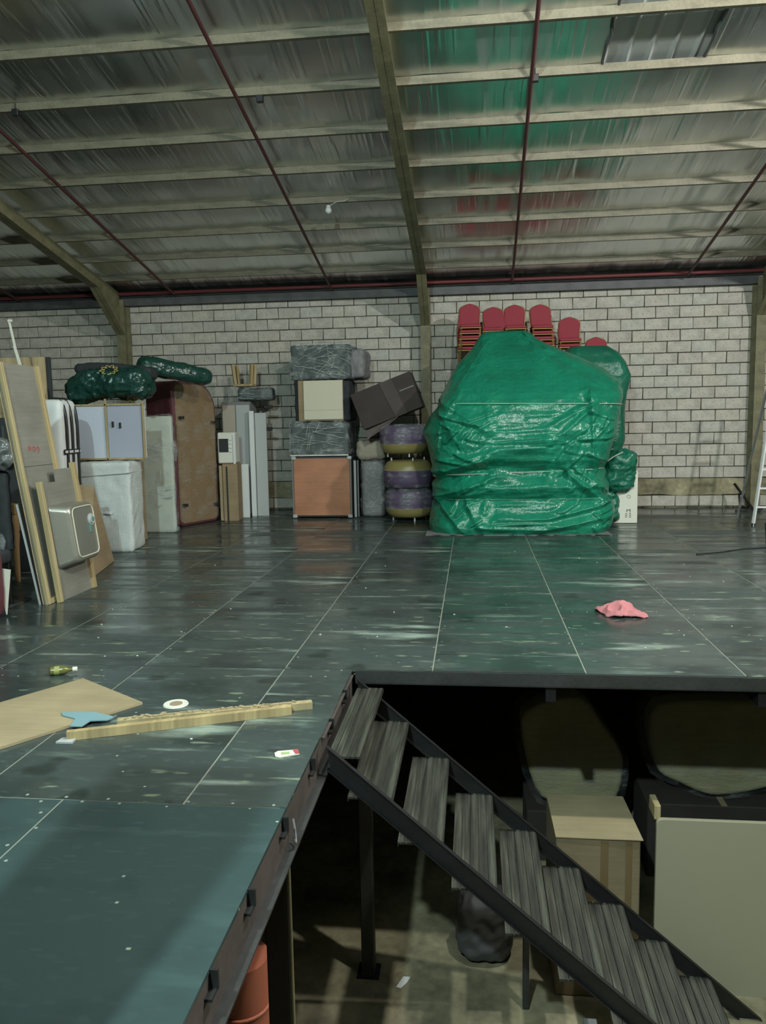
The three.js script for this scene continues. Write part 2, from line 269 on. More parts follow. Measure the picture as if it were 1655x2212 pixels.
// ---- side and rear walls (out of the picture) ----
{ const g = struct('wall_left', 'plain side wall of the store', 'wall'); P('wall_face', bx(.25, 13, 31, -12.7, 3.8, -2.3), M.plaster, g); }
{ const g = struct('wall_right', 'plain side wall of the store opposite', 'wall'); P('wall_face', bx(.25, 13, 31, 11.2, 3.8, -2.3), M.plaster, g); }
{ const g = struct('wall_rear', 'plain end wall behind the viewer', 'wall'); P('wall_face', bx(24.2, 13, .25, -.75, 3.8, 12.2), M.plaster, g); }
// ---- roof: foil, corrugated sheet in the cut-out, rafters, purlins ----
const roofG = struct('ceiling', 'foil-lined pitched roof on olive steel purlins', 'ceiling');
{
  const hole = [1.60, 2.80, -10.56, -8.95]; // x0,x1,z0,z1
  const patch = (x0, x1, z0, z1) => { const nx = Math.max(2, Math.round((x1 - x0) * 5)), nz = Math.max(2, Math.round((z1 - z0) * 5)), g = new THREE.PlaneGeometry(1, 1, nx, nz), p = g.attributes.position, uv = g.attributes.uv;
    for (let i = 0; i < p.count; i++) { const x = lerp(x0, x1, p.getX(i) + .5), z = lerp(z0, z1, p.getY(i) + .5); const f = (z + 16.42) / .985, sag = .02 * Math.sin(Math.PI * (f - Math.floor(f))); const edge = Math.min(1, Math.abs(z - z0) * 4, Math.abs(z - z1) * 4, Math.abs(x - x0) * 4, Math.abs(x - x1) * 4);
      p.setXYZ(i, x, ROOF(z) + .098 - (sag + .014 * n3(x * 3.3, z * .7, 1) + .01 * n3(x * 8, z * 1.1, 4)) * edge, z); uv.setXY(i, x, z * 1.02); }
    g.computeVertexNormals(); return g.toNonIndexed(); };
  const geos = [patch(-12.7, hole[0], -17.6, -6.5), patch(hole[0], hole[1], -17.6, hole[2]), patch(hole[0], hole[1], hole[3], -6.5), patch(hole[1], 11.2, -17.6, -6.5), patch(-12.7, 11.2, -6.5, 2.2)];
  P('foil_lining', M2(...geos), M.foil, roofG);
  const far = new THREE.PlaneGeometry(23.9, 10.4); far.rotateX(Math.PI / 2 + .198); far.translate(-.75, ROOF(2.2) + .098 - 1.0, 7.2); P('foil_lining', far, M.foil, roofG);
  // corrugated outer sheet seen through the cut-out
  const cg = new THREE.PlaneGeometry(1.7, 2.1, 80, 2), p = cg.attributes.position; for (let i = 0; i < p.count; i++) { const x = 2.2 + p.getX(i), z = -9.76 + p.getY(i), t = ((x / .27) % 1 + 1) % 1; p.setXYZ(i, x, ROOF(z) + .14 + .035 * (sm(.02, .10, t) - sm(.86, .94, t)), z); } cg.computeVertexNormals(); P('corrugated_sheet', cg.toNonIndexed(), M.roofSheet, roofG);
  const rag = []; for (let i = 0; i <= 44; i++) { const t = i / 44 * 4, s = Math.floor(t) % 4, f = t - Math.floor(t), [a, b] = [[[hole[0], hole[2]], [hole[1], hole[2]]], [[hole[1], hole[2]], [hole[1], hole[3]]], [[hole[1], hole[3]], [hole[0], hole[3]]], [[hole[0], hole[3]], [hole[0], hole[2]]]][s]; const x = lerp(a[0], b[0], f) + rr(-.02, .02), z = lerp(a[1], b[1], f) + rr(-.02, .02); rag.push(V(x, ROOF(z) + .098 + rr(-.01, .01), z)); }
  P('cut_foil_edge', tube(rag, .022, 120, 5), M.darkGrey, roofG);
  // outer roof deck above everything keeps the hall closed
  const deck = (z0, y0, z1, y1) => prism([[-12.8, y0, z0], [11.3, y0, z0], [11.3, y1, z1], [-12.8, y1, z1]], [0, .1, 0]);
  P('roof_deck', M2(deck(-17.7, ROOF(-17.7) + .34, 2.2, ROOF(2.2) + .34), deck(2.2, ROOF(2.2) + .34, 12.4, ROOF(2.2) - 1.8)), M.roofSheet, roofG);
  // purlins: C section, lip facing the viewer
  const cs = new THREE.Shape(); [[-.03, .10], [-.03, 0], [.03, 0], [.03, .032], [.024, .032], [.024, .007], [-.024, .007], [-.024, .10]].forEach((q, i) => i ? cs.lineTo(...q) : cs.moveTo(...q));
  const pg = new THREE.ExtrudeGeometry(cs, { depth: 23.8, bevelEnabled: false }); pg.rotateY(-Math.PI / 2); pg.rotateY(Math.PI); pg.translate(-12.65, 0, 0); const pgu = uvBox(pg);
  for (let k = 0; k < 18; k++) { const z = -16.42 + k * .985; P('purlin', pgu, k % 3 ? M.olive2 : M.olive2, roofG, [0, ROOF(z), z]); }
  // tapered rafters with haunch
  for (const x of [-7.76, -1.0, 5.82]) {
    const top = z => ROOF(z) - .002, bot = z => z < -15.9 ? lerp(3.95, 4.80, (z + 17.05) / 1.15) : ROOF(z) - .30 - .0 * z;
    const N = 14, web = [], zsn = [-17.05, -16.6, -15.9]; for (let i = 1; i <= N; i++) zsn.push(-15.9 + i * 18 / N);
    const up = zsn.map(z => [x - .006, top(z), z]), dn = zsn.map(z => [x - .006, bot(z), z]);
    const pos = []; const quad = (a, b, c, d) => pos.push(...a, ...b, ...c, ...a, ...c, ...d);
    const wfl = .1; const parts = [];
    for (let i = 0; i < zsn.length - 1; i++) { parts.push(prism([up[i], up[i + 1], dn[i + 1], dn[i]], [.012, 0, 0]));
      const a = [x, bot(zsn[i]), zsn[i]], b = [x, bot(zsn[i + 1]), zsn[i + 1]]; parts.push(prism([[x - wfl, a[1], a[2]], [x + wfl, a[1], a[2]], [x + wfl, b[1], b[2]], [x - wfl, b[1], b[2]]], [0, .014, 0])); }
    P('rafter', M2(...parts), M.olive, roofG);
  }
}
// ---- columns, eave beam ----
for (const [i, x] of [-7.76, -1.0, 5.82].entries()) {
  const g = struct('steel_column' + (i ? '_00' + i : ''), ['olive steel column behind the wrapped green bags', 'olive steel column between the tilted carton and the tarp', 'olive steel column beside the aluminium ladder'][i], 'column');
  P('flange', bx(.2, 4.72, .014, x, 2.36, -17.05), M.olive, g); P('web', bx(.012, 4.72, .3, x, 2.36, -17.2), M.olive, g); P('flange', bx(.2, 4.72, .014, x, 2.36, -17.36), M.olive, g);
  if (i === 2) P('base_plate', bx(.3, .02, .35, x, .012, -17.2), M.blackSteel, g);
}
{ const g = struct('eave_beam', 'grey steel eave beam above the block wall', 'beam'); P('beam_web', bx(23.8, .17, .08, -.75, 4.70, -17.28), M.greySteel, g); P('beam_flange', bx(23.8, .015, .2, -.75, 4.79, -17.26), M.greySteel, g); }
// ---- platform edge members ----
{
  const g = struct('edge_beam', 'dark steel channel along the far edge of the stair opening', 'beam');
  P('channel_web', bx(6.6, .10, .012, 2.35, -.05, -6.062), M.edgeSteel, g); P('channel_flange', bx(6.6, .01, .08, 2.35, -.105, -6.10), M.edgeSteel, g);
  const e = struct('edge_beam_001', 'rusty steel channel along the side edge beside the stairs', 'beam');
  P('channel_web', bx(.012, .20, 4.75, -.985, -.125, -3.70), M.rust, e); P('channel_flange', bx(.06, .012, 4.75, -.955, -.225, -3.70), M.edgeSteel, e); P('channel_flange', bx(.03, .008, 1.25, -.972, -.03, -5.4), M.rust, e);
  for (const z of [-5.62, -5.05, -4.42, -3.72, -3.1, -2.6]) { P('clip', bx(.035, .075, .012, -.962, -.045, z), M.black, e); P('clip', bx(.03, .012, .07, -.965, -.085, z + .03), M.black, e); }
  const hk = tube([[-.955, -.09, -3.86], [-.94, -.16, -3.84], [-.93, -.19, -3.80], [-.935, -.15, -3.77]], .006, 16, 5); P('hook', hk, M.midGrey, e);
  const jo = struct('joist_beam', 'dark steel joists carrying the deck', 'beam'); for (const x of [-4.6, -2.8, .6, 2.2, 3.8]) P('joist', bx(.08, .16, x < 0 ? 15.6 : 11.2, x, -.16, x < 0 ? -9.4 : -11.7), M.blackSteel, jo);
  const po = [[-.91, -6.2, .11, 'dark steel post under the far corner of the stair opening'], [-1.07, -3.93, .12, 'dark steel post under the platform edge next to the litter-free floor'], [2.9, -6.45, .1, 'dark steel post behind the white board'], [-2.8, -6.6, .1, 'dark steel post deep under the platform']];
  po[1][3] = 'black steel post carrying the rusty side channel';
  po.forEach(([x, z, s, l], i) => { const c = struct('support_column' + (i ? '_00' + i : ''), l, 'post'); P('post_shaft', cb(s, 2.52, s, x, LOW + 1.26, z, .008), i === 1 ? M.blackSteel : M.edgeSteel, c); P('base_plate', bx(s + .08, .012, s + .08, x, LOW + .008, z), M.blackSteel, c); if (i === 1) P('conduit', rod([x + .075, LOW, z + .05], [x + .075, -.24, z + .05], .012), M.olive, c); });
}
// ================= STAIRCASE =================
{
  const s = thing('staircase', 'open steel staircase with ribbed treads going down through the opening', 'staircase', [0, 0, 0]);
  const zN = -4.66, zF = -5.955, sl = -.858, X0 = -.918, X1 = 2.25, Y = x => .0 + (x + .945) * sl;
  for (const z of [zN, zF]) { const dir = z === zN ? 1 : 1; const a = [[X0, Y(X0), z], [X1, Y(X1), z], [X1, Y(X1) - .155, z], [X0 + .02, Y(X0) - .175, z]]; const fl = (dy, w) => prism([[X0, Y(X0) + dy, z], [X1, Y(X1) + dy, z], [X1, Y(X1) + dy, z + w], [X0, Y(X0) + dy, z + w]], [0, -.01, 0]);
    P('stringer', M2(prism(a, [0, 0, .012]), fl(0, .035), fl(-.145, .035)), M.blackSteel, s); }
  const prof = new THREE.Shape(); const w = .29; prof.moveTo(0, -.03); prof.lineTo(0, 0); const N = 5; for (let i = 0; i < N; i++) { const a = i * w / N, b = (i + 1) * w / N; prof.lineTo(a + .004, .0); prof.lineTo(b - .008, .0); prof.lineTo(b - .006, -.008); prof.lineTo(b, -.008); } prof.lineTo(w, 0); prof.lineTo(w, -.03); prof.lineTo(w - .006, -.03); prof.lineTo(w - .006, -.014); prof.lineTo(.006, -.014); prof.lineTo(.006, -.03);
  const tg = new THREE.ExtrudeGeometry(prof, { depth: zN - zF - .02, bevelEnabled: false }); const tgu = uvBox(tg, [0, 0]);
  for (let k = 1; k <= 9; k++) { const x = k === 1 ? -.918 : k === 2 ? -.80 : -.486 + .337 * (k - 3), y = k === 1 ? -.10 : -.366 - .289 * (k - 2); const t = P('tread', tgu, M.tread, s, [x, y, zF + .012]); if (k === 1) t.scale.x = .72; }
  P('support_leg', cb(.05, -1.55 - LOW, .05, .40, (LOW - 1.55) / 2, -5.9, .005), M.edgeSteel, s);
  P('support_leg', cb(.09, .60, .09, .78, LOW + .30, -5.05, .005), M.midGrey, s); P('support_leg', cb(.06, .45, .06, 1.02, LOW + .22, -5.05, .005), M.paleGrey, s);
}
// ================= LEFT CLUSTER =================
// leaning objects: local x runs along the base, y up the face, z out of the face
function lean(name, label, cat, base, turn, tilt, group) { const o = thing(name, label, cat, base, turn, group); o.rotation.x = -tilt; return o; }
{
  const a = lean('counter_panel', 'tall grey panel with pale wood edging leaning at the far left', 'panel', [-4.74, 0, -8.15], Math.PI / 2, .140);
  a.userData.label = 'tall grey panel with pale wood edging, leaning behind the sink top';
  const h = 2.72, w = .78; P('panel_face', cb(w, h, .02, w / 2, h / 2, -.03, .003), M.greyPanel, a);
  P('edge_rail', cb(.055, h, .05, .0275, h / 2, -.005, .004), M.paleWood, a); P('edge_rail', cb(.055, h, .05, w - .0275, h / 2, -.005, .004), M.pine, a); P('edge_rail', cb(w - .11, .06, .05, w / 2, .03, -.005, .004), M.paleWood, a);
  P('back_board', cb(w, h - .02, .015, w / 2, h / 2, -.055, .003), M.card2, a);
  const sc = []; for (const q of [[[.26, 1.74], [.29, 1.79], [.30, 1.74], [.33, 1.78]], [[.35, 1.74], [.38, 1.78], [.41, 1.75], [.37, 1.72]], [[.43, 1.73], [.46, 1.78], [.49, 1.74], [.45, 1.70]]]) sc.push(tube(q.map(([x, y]) => [x, y, -.018]), .005, 12, 4));
  P('marker_writing', M2(...sc), mt([.35, .05, .05], .8), a); P('joint_line', bx(w - .11, .006, .004, w / 2, 1.56, -.0195), M.darkGrey, a);
}
{
  const a = lean('sink_counter', 'shorter grey worktop with a steel sink bowl bulging from its underside', 'worktop', [-4.655, 0, -8.26], Math.PI / 2, .118);
  const w = .86; P('worktop_panel', prism([[.05, 0, -.02], [w - .05, 0, -.02], [w - .05, 1.50, -.02], [.42, 1.50, -.02], [.42, 1.36, -.02], [.05, 1.36, -.02]], [0, 0, -.02]), M.greyPanel, a);
  P('edge_rail', cb(.055, 1.38, .06, .0275, .69, -.01, .004), M.paleWood, a); P('edge_rail', cb(.07, 1.56, .06, w - .035, .78, -.01, .004), M.pine, a);
  // bowl: loft of rounded rectangles
  const ring = (x0, x1, y0, y1, r, z) => { const o = []; for (let k = 0; k < 4; k++) { const cx = [x1 - r, x0 + r, x0 + r, x1 - r][k], cy = [y1 - r, y1 - r, y0 + r, y0 + r][k]; for (let i = 0; i <= 6; i++) { const t = k * Math.PI / 2 + i / 6 * Math.PI / 2; o.push([cx + r * Math.cos(t), cy + r * Math.sin(t), z]); } } return o; };
  const rs = [ring(.11, .77, .36, 1.10, .06, -.018), ring(.12, .76, .37, 1.09, .07, .02), ring(.16, .74, .40, 1.07, .08, .16), ring(.175, .73, .415, 1.06, .085, .195), ring(.20, .715, .44, 1.045, .08, .21)];
  const pos = []; for (let k = 0; k < rs.length - 1; k++) for (let i = 0; i < 28; i++) { const j = (i + 1) % 28, A = rs[k][i], B = rs[k][j], C = rs[k + 1][j], D = rs[k + 1][i]; pos.push(...A, ...B, ...C, ...A, ...C, ...D); } const last = rs[4], c = [.4575, .7425, .21]; for (let i = 0; i < 28; i++) pos.push(...last[i], ...last[(i + 1) % 28], ...c);
  let g = new THREE.BufferGeometry(); g.setAttribute('position', new THREE.Float32BufferAttribute(pos, 3)); g = mergeVertices(g, 1e-4); g.computeVertexNormals(); const b = P('sink_bowl', uvBox(g), M.steelSink, a);
  P('bowl_ridge', tube(ring(.215, .70, .455, 1.03, .07, .212).map(q => V(...q)), .008, 90, 5, true), M.cream, b);
  P('drain', M2(cyl(.05, .05, .03, .62, .86, .22, 20, [Math.PI / 2]), cyl(.07, .07, .008, .62, .86, .214, 20, [Math.PI / 2])), M.paleGrey, b); P('drain_plug', M2(cyl(.028, .028, .014, .62, .86, .236, 16, [Math.PI / 2]), bx(.04, .1, .012, .565, .76, .218)), mt([.12, .25, .22], .5), b);
}
{ const a = lean('thin_board', 'thin dark grey board leaning behind the tall grey panel', 'board', [-4.84, 0, -8.17], Math.PI / 2, .17); P('board_face', cb(.5, 1.15, .02, .25, .575, 0, .004), M.darkGrey, a); P('board_edge', bx(.012, 1.15, .022, -.006, .575, 0), M.paleGrey, a); }
solo('cardboard_sheet', prism([[-4.99, .005, -9.76], [-5.24, .005, -10.86], [-5.36, 1.12, -10.62], [-5.44, 1.17, -10.42], [-5.5, 1.13, -10.3]], [-.02, -.005, 0]), M.card, 'torn brown cardboard sheet leaning on the white foam-wrapped box', 'cardboard');
{
  const a = thing('foam_wrapped_box', 'tall box wrapped in white ribbed foam standing on the floor', 'box', [-5.73, 0, -11.93], .1);
  P('foam_wrap', soft(.80, 1.41, .62, .05, .018, 2.2, 3, 26), M.foam, a, [0, .705, 0]); P('tape', bx(.82, .012, .66, 0, 1.22, 0, [0, 0, .06]), M.paleGrey, a); P('torn_patch', prism([[-.02, .62, .335], [.1, .6, .335], [.13, .635, .335], [.02, .66, .335]], [0, 0, .004]), M.white, a);
}
{ const a = thing('cardboard_box', 'tall plain brown cardboard carton beside the film-wrapped pale board', 'box', [-5.73, 0, -12.63], 0); P('carton_body', cb(.20, 1.36, .72, 0, .68, 0, .01), M.card2, a); P('tape', bx(.204, .05, .724, 0, 1.2, 0), M.card, a); P('flap', bx(.004, .3, .70, .103, 1.2, 0), M.card, a); }
{
  const a = thing('white_cabinet', 'low white cabinet with wooden frame lying on the wrapped boxes', 'cabinet', [-5.80, 1.43, -12.62]);
  P('cabinet_body', cb(1.16, .84, .12, 0, .44, .48, .006), M.white, a);
  const d1 = P('door', cb(.54, .84, .02, -.30, .44, .55, .004), M.whiteBlue, a), d2 = P('door', cb(.56, .84, .02, .29, .44, .55, .004), mt([.40, .42, .50], .45), a);
  for (const x of [-.60, -.015, .60]) P('frame_post', cb(.03, x > 0 ? .9 : .97, .03, x, x > 0 ? .45 : .485, .565, .003), x < 0 ? M.paleWood : M.pine, a); P('top_rail', cb(1.2, .03, .03, 0, .875, .565, .003), M.paleWood, a); P('bottom_rail', cb(1.2, .03, .03, 0, .016, .565, .003), M.pine, a);
  for (const x of [.10, .22]) P('handle', cb(.03, .09, .03, x, .58 - x * .15, .575, .005), M.black, d2);
}
{ const a = thing('storage_carton', 'tall brown carton mostly hidden behind the white cabinet, carrying the green bundle', 'box', [-6.15, 0, -12.98]); P('carton_body', cb(.62, 2.3, .75, 0, 1.15, 0, .01), M.card, a); P('tape', bx(.06, .004, .75, 0, 2.303, 0), M.card2, a); }
{
  const a = thing('striped_mattress', 'upright white mattress with black-striped side behind the sink top', 'mattress', [-6.15, 0, -10.78]);
  P('mattress_body', soft(.8, 2.36, .5, .09, .01, 2, 8, 26), M.white, a, [0, 1.18, 0]);
  for (const z of [.13, -.02, -.17]) P('piping', tube([[.398, .1, z], [.405, 1.2, z], [.403, 2.2, z], [.34, 2.345, z], [.2, 2.375, z]], .024, 30, 6), M.black, a);
  P('strap', bx(.012, .07, .44, .418, 1.62, 0), M.black, a); P('strap', bx(.012, .035, .43, .424, 1.62, 0), M.white, a);
}
{ const a = thing('tan_door_panel', 'tall tan plywood door panel standing at the back of the pile', 'panel', [-7.05, 0, -11.2]); P('panel_face', cb(1.56, 3.0, .05, 0, 1.5, .06, .005), M.ply, a); P('dark_backing', cb(1.62, 3.0, .07, .02, 1.5, 0, .005), M.blackCloth, a); }
{ const a = thing('curtain_pole', 'slim white two-stage pole sticking up above the tall grey panel', 'pole'); P('lower_tube', bar([-5.47, .02, -10.02], [-5.98, 2.82, -10.02], .05, .05), M.midGrey, a); P('upper_rod', bar([-5.98, 2.75, -10.0], [-6.085, 3.37, -10.0], .022, .022), M.ivory, a); P('sleeve', bar([-5.9, 2.55, -9.985], [-6.03, 3.05, -9.985], .02, .03), M.ivory, a); P('tip', bx(.05, .03, .03, -6.075, 3.38, -10.0), M.ivory, a); }
{ const a = thing('round_stool', 'small round brown stool lying on its side on the striped mattress', 'stool', [-6.2, 2.52, -10.75]); P('seat', cyl(.145, .145, .05, 0, 0, 0, 28, [0, 0, Math.PI / 2]), M.card2, a, null, [0, -.35, 0]); for (const [y, z] of [[.08, .05], [.08, -.06], [-.09, .05], [-.09, -.06]]) P('leg', bar([-.02, y, z], [-.42, y * .9, z], .03, .03), M.pine, a); P('stretcher', bar([-.3, -.09, .05], [-.3, .08, .05], .02, .02), M.pine, a); }
{
  const a = thing('green_wrapped_bundle', 'dark green plastic-wrapped bundle with gold ornament on the white cabinet', 'bundle', [-6.0, 2.31, -12.75], .05);
  P('wrapped_body', soft(1.35, .42, .7, .17, .075, 3.4, 11, 40, q => { q.y += .10 * Math.sin(q.x * 2.3 + 1.2); }), M.greenWrap, a, [-.02, .27, 0]); P('dark_cloth', soft(1.3, .16, .4, .07, .03, 2, 14, 22, q => { q.y += .07 * Math.cos(q.x * 2.2 + .7); }), M.blackCloth, a, [0, .56, -.2]);
  const orn = []; for (let i = 0; i < 9; i++) { const t = i / 9 * Math.PI * 2; orn.push(tube([[.08 * Math.cos(t), .05 * Math.sin(t), 0], [.16 * Math.cos(t + .5), .09 * Math.sin(t + .5), .015], [.09 * Math.cos(t + 1.1), .06 * Math.sin(t + 1.1), 0]], .009, 8, 4)); } P('gold_ornament', M2(...orn), mt([.42, .33, .10], .4), a, [.10, .56, .34], [-.5, 0, 0]);
}
solo('green_wrapped_roll', (() => { const g = soft(1.35, .30, .34, .14, .03, 3, 21, 26); g.rotateZ(-.17); g.rotateY(.75); g.translate(-5.28, 2.92, -13.75); return g; })(), M.greenWrap, 'long shiny green plastic-wrapped roll lying across the arched sofa', 'roll');
{
  const a = thing('film_wrapped_board', 'pale board in crumpled clear film beside the arched sofa', 'board', [-5.76, 0, -13.87]);
  P('board_body', soft(.63, 2.12, .10, .02, .006, 2, 5, 30), mt([.50, .54, .45], .7), a, [0, 1.065, 0]); P('plastic_film', soft(.68, 2.14, .15, .03, .022, 3.2, 31, 46, q => { q.x += .02 * Math.sin(q.y * 4) * (q.x > 0 ? 1 : 0); }), M.film, a, [0, 1.08, 0]); folds(a, .6, 1.9, .095, 1.05, 16, 303, 1.5);
}
{
  const ang = Math.atan2(1.02, .45); // panel runs from (-5.64,-14.43) to (-5.19,-15.45)
  const a = thing('arched_sofa', 'maroon sofa stood on end, brown lining showing, wrapped in clear film', 'sofa', [-5.60, 0, -14.47], ang);
  // local x along the lining, z out of it (towards +x world)
  const arch = (x0, x1, y0, y1, rl, rt) => { const o = []; for (let i = 0; i <= 8; i++) { const t = Math.PI - i / 8 * Math.PI / 2; o.push([x0 + rl + rl * Math.cos(t), y1 - rl + rl * Math.sin(t)]); } for (let i = 0; i <= 10; i++) { const t = Math.PI / 2 - i / 10 * Math.PI / 2; o.push([x1 - rt + rt * Math.cos(t), y1 - rt * 1.1 + rt * 1.1 * Math.sin(t)]); } o.push([x1, y0 + .06], [x1 - .1, y0], [x0 + .1, y0], [x0, y0 + .06]); return o; };
  const sh = arch(.0, 1.12, .0, 2.74, .12, .5), shp = new THREE.Shape(sh.map(q => new THREE.Vector2(...q)));
  const bg = new THREE.ExtrudeGeometry(shp, { depth: .62, bevelEnabled: true, bevelSize: .03, bevelThickness: .05, bevelSegments: 3 }); bg.translate(0, .03, -.70); P('upholstery', uvBox(bg), M.maroon, a);
  const lg = new THREE.ExtrudeGeometry(new THREE.Shape(arch(.03, 1.09, .03, 2.70, .1, .47).map(q => new THREE.Vector2(...q))), { depth: .012, bevelEnabled: false }); lg.translate(0, .03, -.03); P('underside_lining', uvBox(lg), M.hessian, a);
  for (const [x, y] of [[.12, 2.1], [.12, .42], [1.0, 2.0], [1.0, .36]]) P('foot', cb(.08, .05, .1, x, y, .03, .008), M.black, a);
  const fg = soft(1.17, 2.80, .76, .18, .02, 3.1, 44, 46, (q) => { if (q.x > .1 && q.y > .9) { const dx = q.x - .08, dy = q.y - .85, r = Math.hypot(dx, dy); if (r > .53) { q.x = .08 + dx / r * .53; q.y = .85 + dy / r * .55; } } }); P('plastic_film', fg, M.filmThin, a, [.56, 1.42, -.335]);
}
// boards and cabinets behind the sofa
{ const a = thing('flat_pack_carton', 'narrow brown upright carton right beside the arched sofa', 'box', [-4.90, 0, -15.62], .12); P('carton_body', cb(.30, 1.16, .5, 0, .58, 0, .008), M.card, a); P('dark_gap_edge', bx(.03, 1.1, .01, -.06, .56, .256), M.black, a); P('carton_body', cb(.06, 1.12, .48, -.19, .57, 0, .006), M.card2, a); }
{ const a = thing('white_crate', 'small white plastic crate with dark openings on the narrow carton', 'crate', [-4.95, 1.17, -15.62], .1); P('crate_body', cb(.36, .62, .4, 0, .31, 0, .02), M.ivory, a); P('crate_opening', cb(.2, .28, .02, -.06, .36, .195, .01), M.black, a); for (let i = 0; i < 4; i++) P('rib', cb(.05, .03, .03, .08, .24 + i * .08, .205, .004), M.white, a); P('corner_post', cb(.05, .6, .04, .15, .28, .2, .008), M.white, a); }
{ const a = thing('grey_cabinet', 'tall pale grey cabinet standing against the wall behind the sofa', 'cabinet', [-4.98, 0, -16.55]); P('cabinet_body', cb(.62, 2.42, .5, 0, 1.21, 0, .008), M.midGrey, a); P('cabinet_door', cb(.27, 2.3, .02, -.15, 1.2, .26, .005), M.beige, a); P('cabinet_door', cb(.29, 2.3, .02, .15, 1.2, .26, .005), M.paleGrey, a); }
{ const a = lean('pale_board', 'narrow white upright board, taller of the two beside the grey cabinet', 'board', [-4.62, 0, -16.2], .1, .012); P('board_face', cb(.10, 2.22, .1, 0, 1.11, 0, .006), M.white, a); P('board_side', cb(.24, 2.18, .05, .18, 1.09, -.05, .006), M.paleGrey, a); }
{ const a = lean('pale_board', 'narrow white upright board standing before the grey cabinet', 'board', [-4.70, 0, -16.0], .1, .012); P('board_face', cb(.17, 1.12, .06, -.05, .56, 0, .006), M.white, a); }
{ const a = thing('black_bundle', 'small dark film-wrapped bundle on top of the grey cabinet', 'bundle', [-4.62, 2.43, -16.5]); P('wrapped_body', soft(.72, .26, .4, .06, .02, 4, 9, 20), M.darkTeal, a, [.05, .14, 0]); P('plastic_film', soft(.76, .29, .44, .07, .02, 5, 19, 24), M.film, a, [.05, .155, 0]); folds(a, .68, .22, .24, .155, 8, 305); }
{
  const a = thing('upturned_stool', 'small wooden stool turned upside down on the dark bundle', 'stool', [-4.82, 2.74, -16.5]); P('seat', cb(.42, .05, .32, 0, .025, 0, .01), M.ply, a);
  for (const [x, z] of [[-.17, .12], [.17, .12], [-.17, -.12], [.17, -.12]]) P('leg', bar([x, .05, z], [x * 1.2, .46, z * 1.2], .06, .06), M.pine, a);
}
{ const a = thing('black_bracket', 'pair of black chair feet jutting out from the pale board', 'bracket', [-4.40, 0, -16.35]); P('bracket_post', cb(.05, 2.34, .05, 0, 1.17, 0, .005), M.blackSteel, a); P('arm', cb(.22, .07, .05, .1, 2.3, 0, .01), M.black, a); P('arm', cb(.18, .07, .05, .1, 1.84, 0, .01), M.black, a); }
// far-left dark pile cut by the picture edge
{ const a = thing('black_chair_stack', 'black film-wrapped chair on the floor at the picture edge', 'chair', [-5.52, 0, -7.95]); a.name = numbered('black_chair'); a.userData.label = 'black upholstered chair wrapped in film beside the thin dark board'; P('seat', soft(.7, .16, .6, .06, .01, 3, 2), M.blackCloth, a, [0, .55, 0]); P('backrest', soft(.7, .9, .12, .05, .015, 3, 6), M.blackCloth, a, [0, 1.05, -.3]); for (const [x, z] of [[-.3, .26], [.3, .26], [-.3, -.26], [.3, -.26]]) P('leg', cb(.05, .5, .05, x, .25, z, .006), M.black, a); P('plastic_film', soft(.5, .22, .4, .08, .02, 5, 4), M.film, a, [.1, .72, 0]); }
{ const a = thing('table_leg', 'turned wooden table leg standing among the dark chairs', 'table leg', [-5.87, 0, -9.43]); const pr = [[.0, 0], [.03, 0], [.035, .1], [.045, .45], [.06, .62], [.05, .64], [.065, .66], [.065, .82], [.05, .84], [.06, .88], [.0, .88]].map(q => new THREE.Vector2(...q)); P('turned_shaft', uvKeep(new THREE.LatheGeometry(pr, 20)), M.wood, a); P('top_block', cb(.11, .14, .11, 0, .94, 0, .006), M.wood, a); }
{ const a = thing('black_screen_panel', 'tall black padded panel standing behind the turned table leg', 'panel', [-6.35, 0, -9.98], .1); P('panel_face', soft(.7, 2.1, .1, .04, .008, 2, 7, 24), M.blackCloth, a, [0, 1.06, 0]); P('panel_strip', bx(.03, 1.9, .01, .1, 1.05, .06), M.darkTeal, a); P('panel_strip', bx(.03, 1.9, .01, -.1, 1.05, .06), M.darkTeal, a); }
solo('white_wedge', prism([[-4.905, .02, -7.62], [-4.99, .52, -7.62], [-4.83, .50, -7.62]], [-.0, 0, -.02]), M.ivory, 'white wedge-shaped offcut beside the maroon chair back', 'offcut');
solo('maroon_chair_back', (() => { const g = soft(.10, .85, .5, .045, .01, 3, 12, 20, q => { q.x += .06 * Math.cos(q.y * 2.6); }); g.translate(-4.99, .45, -7.35); return g; })(), M.maroon, 'curved maroon chair back cut by the picture edge', 'chair back');
{ const a = thing('film_bundle', 'crumpled clear film bundle on the black chair', 'film'); a.position.set(-5.42, 1.55, -8.2); P('film_lump', soft(.5, .35, .3, .12, .05, 4, 41, 22), mt([.10, .11, .105], .2, { bumpMap: T.crumple, bumpScale: .02 }), a, [.1, .14, 0]); }
